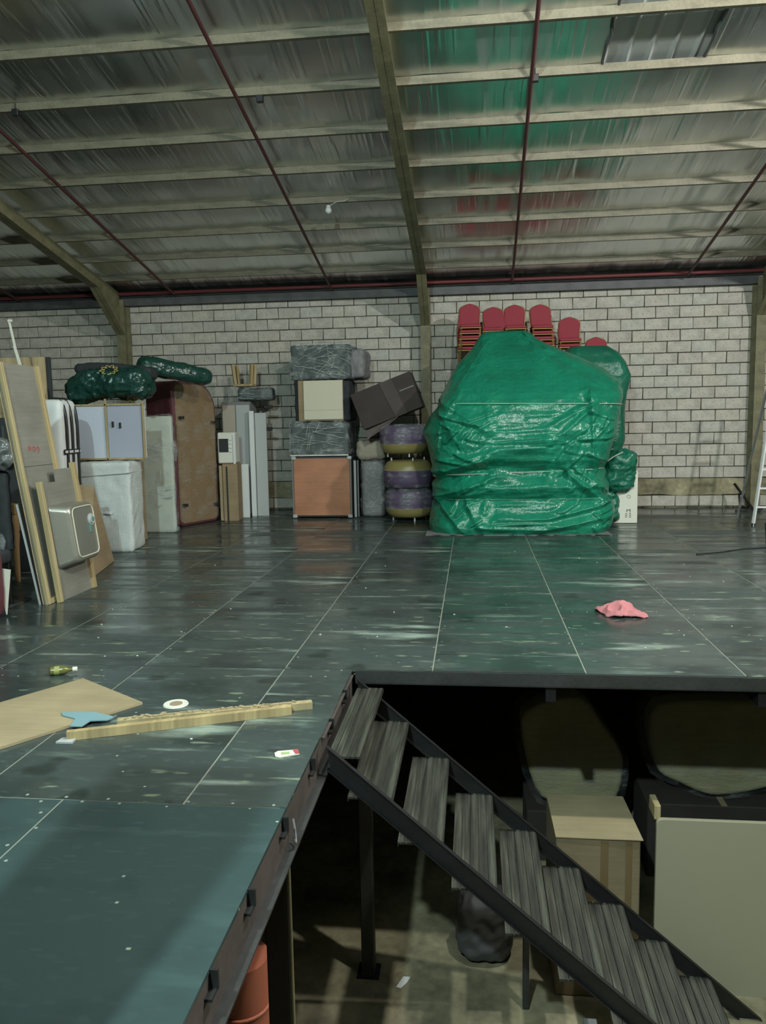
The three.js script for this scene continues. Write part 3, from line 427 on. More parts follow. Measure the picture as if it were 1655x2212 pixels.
// ================= CENTRE STACK =================
{
  const a = thing('brown_crate', 'square crate with orange-brown front and white corner caps on the floor', 'crate', [-3.075, 0, -16.35]);
  P('crate_body', cb(1.22, 1.24, 1.1, 0, .645, 0, .02), M.darkGrey, a); P('front_panel', cb(1.16, 1.17, .02, 0, .645, .56, .006), M.brownFront, a);
  for (const x of [-1, 1]) { P('edge_strip', cb(.03, 1.2, .03, x * .60, .645, .565, .005), M.midGrey, a); for (const y of [.045, 1.235]) P('corner_cap', soft(.10, .075, .08, .03, .002, 5, 3, 8), M.paleGrey, a, [x * .575, y, .56]); }
}
{ const a = thing('film_wrapped_bale', 'dark wide bale in clear stretch film on the brown crate', 'bale', [-3.11, 1.275, -16.3]); P('bale_body', soft(1.18, .66, 1.0, .03, .01, 3, 51, 26), M.darkTeal, a, [0, .345, 0]); P('plastic_film', soft(1.25, .69, 1.07, .05, .028, 3.4, 52, 48), M.film, a, [0, .36, 0]); P('piping', bx(1.2, .025, .03, 0, .02, .52), M.ivory, a); folds(a, 1.2, .62, .552, .36, 26, 301); }
{ const a = thing('white_front_case', 'case with cream-white front panel between the two film-wrapped bales', 'case', [-3.04, 1.985, -16.3]); P('case_body', soft(1.12, .80, .86, .03, .02, 5, 61, 30), M.blackCloth, a, [0, .41, 0]); P('tan_frame', cb(.92, .81, .06, -.02, .41, .46, .006), M.card, a); P('front_panel', cb(.80, .78, .03, .035, .42, .50, .006), M.cream, a); P('front_strip', bx(.80, .006, .004, .035, .22, .517), M.beige, a); }
{ const a = thing('top_film_bale', 'topmost dark box of the stack, wrapped in shiny clear film', 'bale', [-2.98, 2.80, -16.3], -.04); P('box_body', soft(1.22, .68, .95, .04, .012, 3, 71, 26), M.darkTeal, a, [-.05, .36, 0]); P('side_pad', soft(.3, .55, .8, .08, .03, 3, 73, 18), M.midGrey, a, [.66, .32, -.05]); P('plastic_film', soft(1.30, .73, 1.02, .06, .035, 3.2, 72, 48), M.film, a, [-.04, .38, 0]); folds(a, 1.2, .64, .53, .38, 34, 302, .5); }
{
  const a = thing('tilted_carton', 'dark brown carton lying tilted on the wrapped pouf', 'box', [-1.70, 2.36, -16.0]); a.rotation.z = .355;
  P('carton_body', cb(1.27, .74, .8, 0, 0, 0, .012), M.cardDark, a); P('carton_flap', prism([[-.02, .37, .405], [.24, .37, .405], [.30, -.37, .405], [.06, -.37, .405]], [0, 0, .006]), mt([.085, .07, .062], .8, { map: T.card }), a); P('tape', bx(.3, .02, .005, .46, .08, .406), M.midGrey, a); P('lower_flap', prism([[-.63, -.40, .40], [.1, -.37, .40], [-.1, -.44, .52], [-.6, -.56, .50]], [0, -.012, 0]), mt([.12, .10, .09], .8), a);
}
{ const a = thing('film_wrapped_pillar', 'slim grey film-wrapped stool standing between brown crate and poufs', 'stool', [-2.05, 0, -16.2]); P('wrapped_body', soft(.46, 1.14, .42, .08, .015, 3, 81, 28), M.midGrey, a, [0, .575, 0]); P('plastic_film', soft(.50, 1.18, .46, .09, .025, 4, 82, 38), M.film, a, [0, .6, 0]); folds(a, .44, 1.05, .245, .6, 18, 304, 1.4); P('seat_pad', soft(.60, .40, .5, .12, .02, 3, 83, 20), M.beige, a, [-.02, 1.38, 0]); }
{ const a = thing('narrow_grey_panel', 'thin grey upright panels beside the orange-brown crate', 'panel', [-2.40, 0, -15.95]); P('panel_strip', cb(.05, 1.17, .04, -.01, .59, 0, .005), M.paleGrey, a); P('panel_strip', cb(.03, 1.17, .04, .045, .59, -.05, .005), M.midGrey, a); }
// poufs
{
  const build = (label, y, flip, pos) => {
    const a = thing('round_pouf', label, 'pouf', pos, 0, 'round poufs stacked beside the tarp'); const gy = v => flip ? .58 - v : v; const H = .60;
    const lath = (pr) => { const q = (flip ? pr.map(([r, v]) => [r, H - v]).reverse() : pr).map(p => new THREE.Vector2(...p)); return uvKeep(new THREE.LatheGeometry(q, 44)); };
    P('gold_base', lath([[.0, .04], [.34, .04], [.42, .08], [.465, .16], [.475, .24]]), M.pouffGold, a); P('purple_seat', lath([[.475, .24], [.48, .32], [.475, .42], [.45, .52], [.38, .59], [.0, .60]]), M.pouffPurple, a);
    const fp = []; for (let i = 0; i <= 14; i++) { const v = .2 + i / 14 * .42; fp.push([.49 + .012 * Math.sin(i * 1.7) - (i > 10 ? (i - 10) * .02 : 0), v]); } const fg = lath(fp), p = fg.attributes.position; for (let i = 0; i < p.count; i++) { const x = p.getX(i), v = p.getY(i), z = p.getZ(i), k = 1 + .045 * n3(x * 6, v * 9 + y * 3, z * 6); p.setX(i, x * k); p.setZ(i, z * k); } fg.computeVertexNormals(); P('plastic_film', uvBox(fg), M.film, a);
    for (let i = 0; i < 4; i++) { const t = i * Math.PI / 2 + 1.2; P('foot', cyl(.014, .018, .06, .34 * Math.cos(t), flip ? H - .02 : .01, .34 * Math.sin(t), 10), M.alu, a); }
    return a;
  };
  build('lowest of the three round gold and purple poufs by the tarp', 0, false, [-1.27, .02, -15.62]); build('middle round pouf, upside down with its gold base uppermost', 1, true, [-1.29, .63, -15.62]); build('topmost round pouf, under the tilted dark carton', 2, false, [-1.36, 1.28, -15.62]);
}
// ================= GREEN TARP MOUND =================
const tarpRows = [[0, -.80, 2.36, -13.42], [.12, -.80, 2.42, -13.38], [.3, -.77, 2.48, -13.45], [.5, -.73, 2.47, -13.5], [.60, -.68, 2.38, -13.56], [.8, -.74, 2.38, -13.46], [1.0, -.67, 2.31, -13.58], [1.10, -.68, 2.30, -13.58], [1.25, -.76, 2.36, -13.46], [1.5, -.82, 2.42, -13.42], [1.75, -.90, 2.50, -13.42], [2.0, -.78, 2.56, -13.5], [2.2, -.66, 2.60, -13.58], [2.4, -.57, 2.62, -13.72], [2.58, -.50, 2.58, -13.92], [2.8, -.40, 2.36, -14.2], [2.96, -.31, 2.10, -14.42], [3.15, -.14, 1.72, -14.68], [3.3, -.0, 1.42, -14.88], [3.45, .10, 1.18, -15.06], [3.56, .18, 1.05, -15.2], [3.61, .26, .98, -15.3]];
function rowAt(y) { let i = 0; while (i < tarpRows.length - 2 && tarpRows[i + 1][0] < y) i++; const a = tarpRows[i], b = tarpRows[i + 1], t = Math.min(1, Math.max(0, (y - a[0]) / (b[0] - a[0]))); return a.map((v, k) => lerp(v, b[k], t)); }
const creases = []; // [x0,y0,x1,y1,amp,width]
{
  const C = (x0, y0, x1, y1, a, w) => creases.push([x0, y0, x1, y1, a, w]);
  C(-.62, 1.04, .55, 1.32, .07, .07); C(-.6, 1.0, 1.3, 1.62, .06, .06); C(-.6, .62, .45, 1.0, .06, .06); C(-.6, .58, .2, .72, .05, .05); C(.3, 1.02, .05, .62, .05, .05); C(.45, 1.0, .75, .55, .06, .06); C(.95, 1.02, 1.35, .45, .06, .06); C(1.25, 1.0, 1.05, .5, .05, .05); C(1.6, 1.02, 2.1, .6, .06, .06); C(1.75, 1.05, 2.2, .75, .05, .05); C(1.9, 2.15, .6, 1.45, .05, .06); C(1.95, 2.1, .9, 1.2, .05, .06); C(1.95, 2.3, 2.0, 1.1, .05, .06); C(-.55, 2.1, -.3, 1.6, .05, .07); C(-.5, 2.25, .2, 1.75, .05, .07); C(1.2, 1.62, .9, 1.1, .05, .06); C(1.6, 1.5, 1.25, 1.05, .05, .06); C(-.6, .55, -.2, .05, .05, .05); C(.9, .18, 2.2, .5, .06, .05); C(1.2, .08, 2.3, .3, .05, .05); C(-.1, .5, .1, .1, .04, .05); C(.4, .12, .55, .5, .04, .05); C(.2, 3.3, -.45, 2.2, .04, .06); C(1.0, 3.45, 1.9, 2.3, .05, .06); C(1.35, 3.2, 2.5, 2.55, .05, .06);
  seed = 91; for (let i = 0; i < 110; i++) { const x = rr(-.6, 2.3), y = rr(.05, 2.15), t = rr(-.9, .9) + (rnd() > .6 ? 1.2 : 0), l = rr(.15, .55); C(x, y, x + Math.cos(t) * l, y + Math.sin(t) * l, rr(.014, .04), rr(.018, .04)); }
}
function creaseAt(x, y) { let h = 0; for (const [x0, y0, x1, y1, a, w] of creases) { const dx = x1 - x0, dy = y1 - y0, l2 = dx * dx + dy * dy; let t = ((x - x0) * dx + (y - y0) * dy) / l2; t = Math.min(1, Math.max(0, t)); const px = x - x0 - t * dx, py = y - y0 - t * dy, s = (px * dy - py * dx) > 0 ? 1 : -.6, d = Math.hypot(px, py); h += 1.55 * a * (1 - .5 * t) * (Math.exp(-d / w) - .45 * s * Math.exp(-((d - w * 1.5) ** 2) / (w * w))); } return h; }
function moundPoint(y, u, zb, rowf, front = true) { // u 0..1 around from back-left over the front to back-right
  const [, xl, xr, zf] = rowf(y), cx = (xl + xr) / 2, hw = (xr - xl) / 2, t = Math.PI * (1 - u), e = .34;
  const c = Math.cos(t), s = Math.sin(t), X = cx + hw * Math.sign(c) * Math.pow(Math.abs(c), e), Z = zb + (zf - zb) * Math.pow(Math.max(0, s), e);
  return [X, y, Z];
}
function moundGeo(rowf, y0, y1, zb, nu, nv, crease, amp, sd) {
  const pos = [], idx = [];
  for (let j = 0; j <= nv; j++) for (let i = 0; i <= nu; i++) {
    const y = lerp(y0, y1, j / nv), uu = i / nu, u = uu + .08 * Math.sin(uu * Math.PI * 2) * -.5; const [X, Y, Z] = moundPoint(y, u, zb, rowf);
    const [, xl, xr] = rowf(y); const nx = Math.max(-1, Math.min(1, (X - (xl + xr) / 2) / ((xr - xl) / 2))), out = V(Math.sign(nx) * Math.pow(Math.abs(nx), 6), 0, 1).normalize();
    let k = amp * (n3(X * 1.7 + sd, Y * 1.7, Z * 1.7) * .9 + .5 * (1 - 2 * Math.abs(n3(X * 3.1, Y * 3.1 + sd, Z * 2))) + .22 * (1 - 2 * Math.abs(n3(X * 8, Y * 8, Z * 8 + sd)))); if (crease) k += crease(X, Y) * (Y > 2.3 ? .6 : 1);
    pos.push(X + out.x * k, Math.max(.004, Y + (j === nv ? 0 : k * .15)), Z + out.z * k);
  }
  const W = nu + 1; for (let j = 0; j < nv; j++) for (let i = 0; i < nu; i++) { const a = j * W + i; idx.push(a, a + 1, a + W + 1, a, a + W + 1, a + W); }
  // cap
  const base = nv * W, cx = pos.length / 3; let sx = 0, sz = 0; for (let i = 0; i <= nu; i++) { sx += pos[(base + i) * 3]; sz += pos[(base + i) * 3 + 2]; } pos.push(sx / W, y1 + .01, sz / W); for (let i = 0; i < nu; i++) idx.push(base + i, base + i + 1, cx);
  const g = new THREE.BufferGeometry(); g.setAttribute('position', new THREE.Float32BufferAttribute(pos, 3)); g.setIndex(idx); g.computeVertexNormals(); return uvBox(g);
}
{
  const a = thing('tarp_mound', 'large heap covered with a shiny green tarpaulin tied with ropes', 'tarp');
  P('tarpaulin', moundGeo(rowAt, 0, 3.61, -15.5, 280, 240, creaseAt, .035, 2), M.tarp, a);
  const ropeAt = (y, slope) => { const pts = []; for (let i = 6; i <= 54; i++) { const u = i / 60, [X0] = moundPoint(y, u, -15.5, rowAt), yy = y + slope * (X0 - .8), [X, , Z] = moundPoint(yy, u, -15.5, rowAt); pts.push(V(X, yy, Z + .055)); } return tube(pts, .007, 140, 5); };
  P('rope', ropeAt(2.22, -.02), M.rope, a); P('rope', ropeAt(1.06, .03), M.rope, a); P('rope', ropeAt(.60, .0), mt([.05, .22, .15], .4), a);
  { const e = []; seed = 12; for (let i = 0; i <= 40; i++) e.push([-.82 + i * .078, .003, -13.36 + .05 * n3(i * .6, 3, 1) + rr(-.02, .02)]); e.push([2.3, .003, -13.9], [-.82, .003, -13.9]); P('ground_sheet', prism(e, [0, .012, 0]), M.midGrey, a); }
  // covered goods that carry the chairs behind
  for (const [x, t] of [[-.05, 2.88], [.41, 3.04], [.85, 3.07], [1.37, 2.94], [1.93, 2.90], [2.45, 2.61]]) P('covered_crate', cb(.44, t, .62, x, t / 2, -16.5, .01), M.cardDark, a);
}
const rowsB = [[0, 1.9, 2.72, -15.52], [1.2, 1.9, 2.80, -15.52], [1.5, 1.9, 2.92, -15.52], [2.2, 1.9, 2.92, -15.53], [2.75, 1.85, 3.0, -15.55], [3.0, 1.8, 2.92, -15.6], [3.2, 1.75, 2.78, -15.7], [3.33, 1.9, 2.62, -15.82]];
function rowB(y) { let i = 0; while (i < rowsB.length - 2 && rowsB[i + 1][0] < y) i++; const a = rowsB[i], b = rowsB[i + 1], t = Math.min(1, Math.max(0, (y - a[0]) / (b[0] - a[0]))); return a.map((v, k) => lerp(v, b[k], t)); }
{ const a = thing('rear_tarp_heap', 'darker green tarpaulin heap rising behind the large tied heap', 'tarp'); P('tarpaulin', moundGeo(rowB, 0, 3.33, -16.16, 80, 90, null, .04, 9), M.tarp2, a); }
{ const a = thing('tarp_bundle', 'small knotted green tarp bundle above the white carton', 'tarp', [2.68, .55, -14.92]); P('tarpaulin', soft(.55, .74, .5, .2, .06, 3.2, 15, 30, q => { q.x += .1 * q.y; }), M.tarp2, a, [-.02, .42, 0]); P('tie', tube([[-.42, .50, .32], [-.2, .68, .34], [.02, .78, .2]], .012, 16, 6), M.rope, a); P('tarp_tail', soft(.4, .6, .35, .15, .05, 3, 18, 20), M.tarp2, a, [-.2, -.22, .0]); }
{
  const a = thing('white_carton', 'white carton with blue and black print beside the tarp', 'box', [2.79, 0, -15.05]); P('carton_body', cb(.44, .96, .34, 0, .485, 0, .008), M.ivory, a);
  const bl = mt([.10, .22, .5], .6), bk = mt([.05, .05, .05], .6);
  P('blue_print', M2(bx(.05, .05, .003, -.02, .62, .1715), bx(.09, .03, .003, .08, .70, .1715), bx(.02, .05, .003, .02, .66, .1715)), bl, a);
  const ring = new THREE.TorusGeometry(.03, .004, 4, 16); ring.translate(.06, .5, .172); P('ring_print', uvKeep(ring), M.midGrey, a);
  const gl = []; for (const x of [.02, .09]) for (const y of [.12, .15, .18]) gl.push(bx(.035, .012, .003, x, y, .1715)); gl.push(bx(.012, .07, .003, .09, .235, .1715), bx(.06, .012, .003, .06, .25, .1715), bx(.012, .05, .003, .03, .235, .1715)); P('handling_marks', M2(...gl), bk, a);
}
// ================= CHAIRS =================
{
  const proto = () => {
    const o = new THREE.Group(); const w = .40;
    const bs = new THREE.Shape(); bs.moveTo(-.155, 0); bs.lineTo(.155, 0); bs.quadraticCurveTo(.2, .15, .195, .28); bs.quadraticCurveTo(.17, .33, .13, .335); bs.quadraticCurveTo(.08, .345, .06, .375); bs.quadraticCurveTo(0, .40, -.06, .375); bs.quadraticCurveTo(-.08, .345, -.13, .335); bs.quadraticCurveTo(-.17, .33, -.195, .28); bs.quadraticCurveTo(-.2, .15, -.155, 0);
    const bg = new THREE.ExtrudeGeometry(bs, { depth: .03, bevelEnabled: true, bevelSize: .012, bevelThickness: .014, bevelSegments: 2, curveSegments: 6 }); bg.translate(0, .54, -.2); P('backrest', uvBox(bg), M.red, o);
    P('seat', soft(.42, .065, .42, .028, .0, 3, 1, 10), M.red, o, [0, .46, .0]); P('seat_frame', cb(.43, .022, .43, 0, .418, 0, .006), M.gold, o);
    for (const s of [-1, 1]) { P('leg', bar([s * .19, 0, .2], [s * .185, .41, .19], .024, .024), M.gold, o); P('leg', bar([s * .185, 0, -.25], [s * .19, .43, -.19], .024, .024), M.gold, o); P('back_post', tube([[s * .19, .43, -.19], [s * .205, .65, -.2], [s * .205, .84, -.2], [s * .13, .90, -.2], [0, .935, -.2]], .012, 16, 6), M.gold, o); }
    return o;
  };
  const base = proto();
  const st = [[-.05, 4.30, 5], [.41, 4.22, 3], [.85, 4.25, 3], [1.37, 4.24, 4], [1.93, 3.97, 2], [2.49, 3.56, 1]];
  const where = ['first stack from the steel column', 'second stack from the steel column', 'third stack from the steel column', 'fourth stack from the steel column', 'fifth stack, above the rear tarp', 'lowest stack, half hidden by the rear tarp'];
  const lev = ['topmost', 'second', 'third', 'fourth', 'fifth'];
  st.forEach(([x, top, n], i) => { for (let k = 0; k < n; k++) {
    const c = base.clone(); c.name = numbered('banquet_chair'); c.position.set(x + .012 * k * (i % 2 ? 1 : -1), top - .935 - .11 * k, -16.36 - .004 * k); c.rotation.y = [.05, -.03, .02, .06, -.05, .1][i];
    c.userData = { label: n === 1 ? 'red crown-back banquet chair, lowest, half hidden by the rear tarp' : `red crown-back banquet chair, ${lev[k]} from the top in the ${where[i]}`, category: 'chair', group: 'stacked red banquet chairs' }; scene.add(c);
  } });
}
// ================= RIGHT SIDE =================
{ const a = thing('aluminium_ladder', 'aluminium folding ladder cut by the picture edge near the column', 'ladder', [0, 0, 0]); const A = [4.93, 0, -14.5], B = [5.30, 3.0, -14.65]; P('rail', bar(A, B, .05, .035), M.alu, a); P('rail', bar([5.35, 0, -14.5], [5.62, 3.0, -14.65], .05, .035), M.alu, a); P('rear_rail', bar([4.88, .05, -15.2], [5.26, 2.9, -14.75], .03, .03), M.midGrey, a); for (let k = 1; k < 9; k++) { const t = k / 9; P('rung', bar([lerp(4.93, 5.3, t), 3 * t, lerp(-14.5, -14.65, t)], [lerp(5.35, 5.62, t), 3 * t, lerp(-14.5, -14.65, t)], .05, .03), M.alu, a); } P('rubber_foot', cb(.06, .05, .05, 4.935, .025, -14.5, .008), M.black, a); P('rubber_foot', cb(.06, .05, .05, 5.345, .025, -14.5, .008), M.black, a); }
{ const a = thing('leaning_bracket', 'small dark metal stand leaning at the foot of the column', 'stand', [5.45, 0, -16.7]); P('strut', bar([.2, .0, .2], [-.1, .55, -.2], .05, .03), M.blackSteel, a); P('strut', bar([-.05, 0, .1], [-.02, .35, -.15], .04, .03), M.blackSteel, a); P('foot_bar', bar([-.15, .02, .05], [.3, .02, .2], .05, .04), M.blackSteel, a); }
solo('black_cable', tube([[3.16, .009, -11.52], [3.5, .009, -11.66], [4.0, .009, -11.98], [4.9, .009, -12.25], [5.8, .009, -12.2]], .009, 60, 5), M.cable, 'thin black cable lying across the floor near the ladder', 'cable');
solo('dark_bucket', cyl(.18, .15, .3, 4.66, .152, -12.65, 24), M.darkGrey, 'dark bucket cut by the picture edge beside the cable', 'bucket');
{ const a = thing('ceiling_sensor', 'small white ball sensor hanging on a wire below the purlins', 'sensor', [-2.36, 5.44, -13.32]); P('ball', uvKeep(new THREE.SphereGeometry(.055, 20, 14)), M.white, a); P('collar', cyl(.03, .045, .04, 0, .06, 0, 14), M.white, a); P('wire', tube([[0, .06, 0], [.12, .13, -.02], [.28, .16, -.05], [.34, .20, -.1]], .006, 16, 5), M.paleGrey, a); }
// ---- red sprinkler pipes ----
solo('sprinkler_main', rod([-12.5, 4.835, -17.02], [11, 4.835, -17.02], .035, 10), M.redPipe, 'long red sprinkler main pipe running along the eave', 'pipe');
[[-10.1, -10.35, 'first red branch pipe from the picture edge, barely seen under the roof'], [-6.48, -6.48, 'red branch pipe rising past the olive rafter behind the green bags'], [-3.0, -3.0, 'red branch pipe rising between the ball sensor and the centre'], [.82, .62, 'red branch pipe rising above the tarp heap'], [4.35, 4.35, 'red branch pipe rising near the aluminium ladder']].forEach(([x0, x1, l], i) => { if (i === 2) l = 'red branch pipe rising just beside the white ball sensor'; solo('sprinkler_branch', rod([x0, 4.80, -17.02], [x1, ROOF(-1.5) - .06, -1.5], .026, 8), mt([.085, .024, .026], .55), l, 'pipe', null, null, 'red sprinkler branch pipes'); });
for (const [x, z] of [[-2.72, -10.55], [-6.05, -10.5], [.78, -10.5]]) { const a = thing('pipe_bracket', x < -5 ? 'black pipe bracket on a purlin at the picture edge' : x < 0 ? 'black pipe bracket on a purlin beside a red branch pipe' : 'black pipe bracket on a purlin above the tarp', 'bracket', [x, ROOF(z), z]); P('clamp', cb(.09, .09, .06, 0, -.04, .06, .008), M.black, a); P('hanger_rod', rod([0, 0, .06], [0, .08, .06], .008), M.black, a); }
// ================= THINGS ON THE FLOOR =================
{ const g = prism([[-2.932, .001, -4.384], [-2.362, .001, -5.206], [-3.057, .001, -5.687], [-3.55, .001, -4.90], [-3.6, .001, -4.6]], [0, .018, 0]); solo('plywood_offcut', g, M.cardPale, 'tan plywood offcut lying flat beside the wooden battens', 'board'); }
{ const a = thing('wooden_batten', 'front pine batten lying on the floor, slightly shorter one', 'batten'); a.userData.label = 'pine batten lying in front, its ends showing, on the floor'; P('timber', bar([-2.585, .03, -4.56], [-1.25, .03, -5.10], .045, .058), M.pine, a); P('chipped_end', prism([[-2.63, .001, -4.50], [-2.52, .001, -4.50], [-2.53, .001, -4.58], [-2.62, .001, -4.57]], [0, .012, 0]), M.paleGrey, a); }
{ const a = thing('wooden_batten', 'pine batten with rough split top, lying behind the other batten', 'batten'); P('timber', bar([-2.36, .025, -4.80], [-1.13, .025, -5.225], .06, .048), M.paleWood, a); const ch = []; seed = 33; for (let i = 0; i < 26; i++) { const t = .05 + i / 27 * .92; ch.push(bx(rr(.02, .07), rr(.004, .012), rr(.01, .03), lerp(-2.36, -1.13, t), .053, lerp(-4.80, -5.225, t) + rr(-.015, .015), [0, rr(0, 3), 0])); } const s = P('splinters', M2(...ch), M.cardPale, a); s.userData.kind = 'stuff'; }
function crumpledCloth(nx, nz, w, d, h, sd) { const g = new THREE.PlaneGeometry(w, d, nx, nz); g.rotateX(-Math.PI / 2); const p = g.attributes.position; for (let i = 0; i < p.count; i++) { let x = p.getX(i), z = p.getZ(i); const r = Math.hypot(x / w * 2, z / d * 2), th = Math.atan2(z, x), q = 1 - .28 * (n3(Math.cos(th) * 1.6 + sd, Math.sin(th) * 1.6, sd) + .5) * r - .12 * Math.max(0, r - .9); x *= q; z *= q; const y = h * Math.max(0, .9 - r * .7) * (.55 + .9 * (1 - Math.abs(n3(x * 7 + sd, z * 7, sd)) * 2.4)) + .006 + .012 * Math.abs(n3(x * 18, z * 18, sd)); p.setXYZ(i, x, Math.max(.005, y), z); } g.computeVertexNormals(); const b = g.clone(); const pb = b.attributes.position; for (let i = 0; i < pb.count; i++) pb.setY(i, Math.max(.001, pb.getY(i) - .006)); b.index.array.reverse(); b.computeVertexNormals(); return M2(g.toNonIndexed(), b.toNonIndexed()); }
solo('pink_cloth', crumpledCloth(46, 40, .58, .5, .11, 3.3), M.pink, 'crumpled pink cloth lying alone on the dark floor', 'cloth', [1.49, 0, -8.03]);
solo('blue_scrap', prism([[-2.84, .021, -4.96], [-2.60, .021, -4.97], [-2.43, .021, -4.90], [-2.45, .021, -4.84], [-2.56, .021, -4.82], [-2.57, .021, -4.72], [-2.65, .021, -4.72], [-2.68, .021, -4.85], [-2.80, .021, -4.90]], [0, .008, 0]), M.blue, 'light blue plastic scrap across the plywood offcut edge', 'scrap', [0, 0, 0]);
{ const a = thing('paper_plate', 'small white disc with printed middle on the floor by the battens', 'disc', [-2.12, 0, -5.22]); P('disc_rim', cyl(.085, .09, .008, 0, .006, 0, 28), M.ivory, a); P('disc_print', cyl(.045, .045, .003, .005, .0115, .005, 20), mt([.30, .22, .15], .7), a); }
{ const a = thing('price_tag', 'small white tag with red end near the stair head', 'tag', [-1.125, 0, -4.45], .25); const g = prism([[-.075, .002, -.02], [-.055, .002, -.042], [.065, .002, -.045], [.075, .002, .02], [-.045, .002, .05], [-.07, .002, .03]], [0, .006, 0]); P('card', g, M.ivory, a); P('red_end', prism([[.035, .009, -.043], [.066, .009, -.044], [.075, .009, .018], [.05, .009, .02]], [0, .002, 0]), mt([.4, .08, .08], .6), a); P('print_line', bx(.05, .002, .03, -.01, .0095, 0), mt([.35, .42, .2], .6), a); }
{ const a = thing('drink_bottle', 'small olive glass bottle with white cap lying on the floor', 'bottle', [-3.39, .035, -5.79], .35); const pr = [[0, 0], [.034, 0], [.036, .01], [.036, .1], [.028, .125], [.014, .15], [.013, .185], [0, .185]].map(q => new THREE.Vector2(...q)); const g = uvKeep(new THREE.LatheGeometry(pr, 20)); g.rotateZ(-Math.PI / 2); P('bottle_body', g, M.bottle, a); P('cap', cyl(.02, .02, .035, .19, 0, 0, 16, [0, 0, Math.PI / 2]), M.ivory, a); P('label_band', cyl(.0368, .0368, .04, .055, 0, 0, 20, [0, 0, Math.PI / 2]), mt([.3, .32, .1], .6), a); }
// tiny litter specks
{ seed = 555; const gs = []; for (let i = 0; i < 34; i++) { const x = rr(-4.5, 3.5), z = rr(-12, -4); if (x > -1 && z > -6.2) continue; gs.push(bx(rr(.006, .018), .005, rr(.006, .018), x, .004, z, [0, rr(0, 3), 0])); } const o = solo('floor_litter', M2(...gs), M.ivory, 'scattered pale crumbs and chips on the dark floor', 'litter'); o.userData.kind = 'stuff'; }
// ================= UNDER THE PLATFORM =================
{
  const a = thing('tall_carton', 'open brown carton standing behind the stairs below the platform', 'box', [.97, LOW, -6.42], .02); const h = 1.37; P('carton_body', cb(.66, h, .70, 0, h / 2, 0, .01), mt([.27, .205, .115], .85, { map: T.card }), a); P('top_flap', prism([[-.335, h + .004, .36], [.345, h + .004, .37], [.33, h + .012, -.34], [-.33, h + .012, -.34]], [0, .008, 0]), M.cardPale, a); P('tape', bx(.06, .9, .004, .05, h - .47, .353), mt([.17, .115, .055], .4), a); P('tape', bx(.05, .9, .004, .24, h - .47, .353), mt([.17, .115, .055], .4), a);
}
{
  const a = thing('white_tabletop', 'large pale tabletop board leaning upright behind the stairs', 'tabletop', [0, LOW, -6.22]); const s = new THREE.Shape(); s.moveTo(1.455, 0); s.lineTo(1.455, 1.44); s.quadraticCurveTo(1.455, 1.49, 1.505, 1.49); s.lineTo(3.6, 1.49); s.lineTo(3.6, 0); s.lineTo(1.455, 0); const g = new THREE.ExtrudeGeometry(s, { depth: .03, bevelEnabled: true, bevelSize: .004, bevelThickness: .004, bevelSegments: 1 }); P('board_face', uvBox(g), mt([.33, .305, .21], .7), a); P('cleat', cb(.05, .12, .2, 1.47, 1.52, -.12, .005), M.paleWood, a);
}
const khakiBag = (name, label, outline, z, d, y0) => { const a = thing(name, label, 'cushion', [0, y0, z]); outline = new THREE.CatmullRomCurve3(outline.map(([x, y]) => V(x, y, 0)), true, 'catmullrom', .35).getPoints(36).slice(0, 36).map(p => [p.x, p.y]); const s = new THREE.Shape(outline.map(([x, y]) => new THREE.Vector2(x, y - y0))); const g = new THREE.ExtrudeGeometry(s, { depth: d, bevelEnabled: true, bevelSize: .05, bevelThickness: .05, bevelSegments: 4 }); g.translate(0, 0, -d); P('fabric_body', uvBox(g), M.khaki, a); const c = outline.reduce((q, p) => [q[0] + p[0] / outline.length, q[1] + p[1] / outline.length], [0, 0]); const f = new THREE.Shape(outline.map(([x, y]) => new THREE.Vector2(c[0] + (x - c[0]) * 1.16, c[1] + (y - c[1]) * 1.12 - y0))); const fg = new THREE.ExtrudeGeometry(f, { depth: d + .06, bevelEnabled: true, bevelSize: .04, bevelThickness: .05, bevelSegments: 3 }); fg.translate(0, 0, -d - .02); P('plastic_film', uvBox(fg), M.filmThin, a); };
khakiBag('wrapped_chair_back', 'khaki upholstered chair back in clear film above the open carton', [[0.743, -2.022], [0.546, -1.192], [1.071, -0.995], [1.312, -1.279], [1.508, -1.607], [1.421, -2.044]], -8.2, .25, -2.12);
khakiBag('wrapped_cushion', 'wide khaki cushion in clear film behind the pale tabletop', [[1.897, -1.566], [1.897, -0.972], [3.315, -0.972], [3.315, -1.543], [2.857, -1.749], [2.423, -1.829], [2.115, -1.715]], -8.0, .2, -1.89);
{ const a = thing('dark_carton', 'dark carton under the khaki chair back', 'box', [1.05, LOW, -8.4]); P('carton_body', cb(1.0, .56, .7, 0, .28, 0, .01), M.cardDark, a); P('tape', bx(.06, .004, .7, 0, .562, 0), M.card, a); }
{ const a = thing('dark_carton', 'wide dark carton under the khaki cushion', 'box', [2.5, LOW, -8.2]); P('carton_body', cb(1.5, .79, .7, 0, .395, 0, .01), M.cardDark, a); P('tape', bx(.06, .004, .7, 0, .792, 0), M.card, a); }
solo('yellow_carton', cb(.26, 1.1, .2, 2.62, LOW + .55, -6.85, .01), M.yellow, 'narrow yellow carton in the dark behind the pale tabletop', 'box');
solo('grey_sack', (() => { const g = soft(.48, .62, .36, .16, .03, 3, 66, 22); g.translate(.08, LOW + .32, -6.5); return g; })(), M.darkGrey, 'slumped grey sack on the ground floor behind the stairs', 'sack');
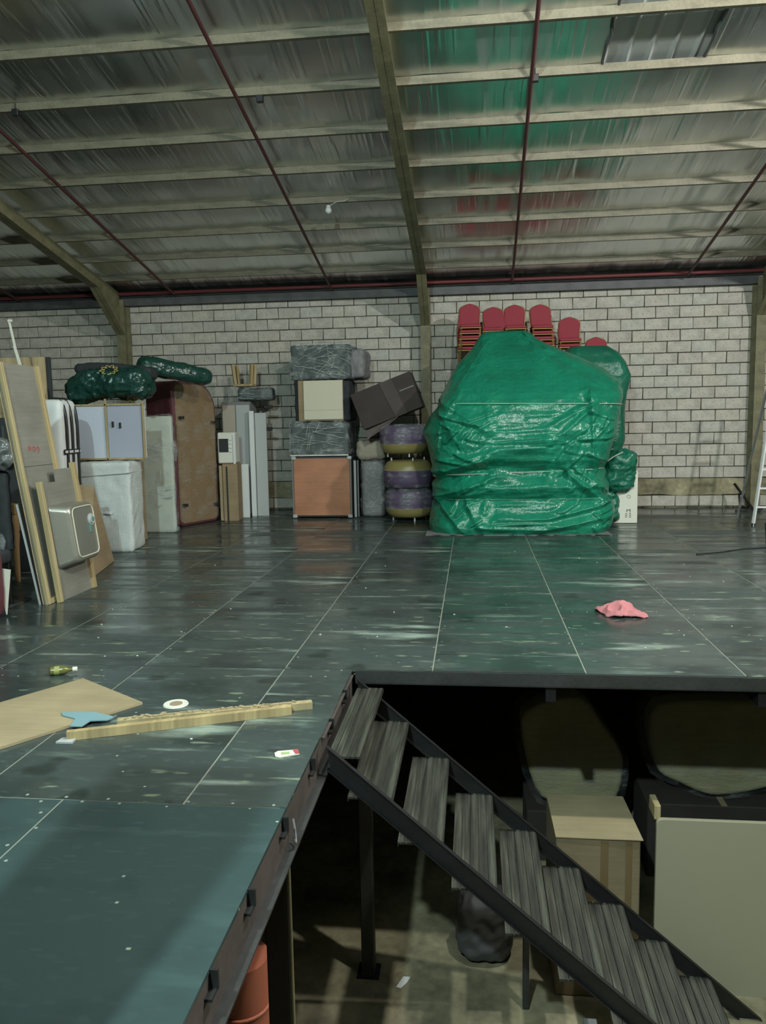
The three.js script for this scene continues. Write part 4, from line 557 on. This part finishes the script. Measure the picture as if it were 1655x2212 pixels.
{ const a = thing('orange_drum', 'orange-red drum standing under the platform edge', 'drum', [-1.42, LOW, -4.3]); P('drum_body', cyl(.17, .17, 1.5, 0, .75, 0, 28), M.orange, a); P('hoop', uvKeep(new THREE.TorusGeometry(.172, .012, 6, 28).rotateX(Math.PI / 2).translate(0, .5, 0)), M.orange, a); P('hoop', uvKeep(new THREE.TorusGeometry(.172, .012, 6, 28).rotateX(Math.PI / 2).translate(0, 1.2, 0)), M.orange, a); }
solo('paper_scrap', prism([[-.66, LOW + .002, -6.03], [-.61, LOW + .002, -6.16], [-.55, LOW + .002, -6.16], [-.57, LOW + .002, -6.10], [-.62, LOW + .002, -6.02]], [0, .006, 0]), M.white, 'white paper scrap on the concrete below the stairs', 'paper');
{ const a = thing('tall_cabinet', 'tall grey cabinet standing on the deck beside the viewer, its shadow on the near sheets', 'cabinet', [-1.65, 0, -1.55]); P('cabinet_body', cb(.60, 2.45, .5, 0, 1.225, 0, .01), M.midGrey, a); P('cabinet_door', cb(.28, 2.35, .02, -.15, 1.22, .26, .005), M.paleGrey, a); P('cabinet_door', cb(.28, 2.35, .02, .15, 1.22, .26, .005), M.paleGrey, a); }
// ================= LAMPS =================
LAMPS.forEach(([x, y, z, cd, c], i) => {
  const a = thing('pendant_lamp', ['pendant bulb above the stair opening', 'cool pendant bulb behind the viewer', 'pendant bulb over the deck near the side wall'][i], 'lamp', [x, y, z]);
  P('bulb', uvKeep(new THREE.SphereGeometry(.11, 20, 14)), new THREE.MeshStandardMaterial({ color: L(.8, .8, .8), emissive: L(...c), emissiveIntensity: 20 }), a);
  P('socket', cyl(.04, .05, .12, 0, .16, 0, 16), M.black, a); P('cord', rod([0, .2, 0], [0, (z > 2.2 ? ROOF(2.2) - .2 * (z - 2.2) : ROOF(z)) + .1 - y, 0], .008), M.cable, a);
  const l = new THREE.PointLight(L(...c), cd, 0, 2); l.castShadow = true; l.shadow.radius = 5; l.name = 'bulb_light'; a.add(l);
});
shade(scene);
renderer.render(scene, camera);
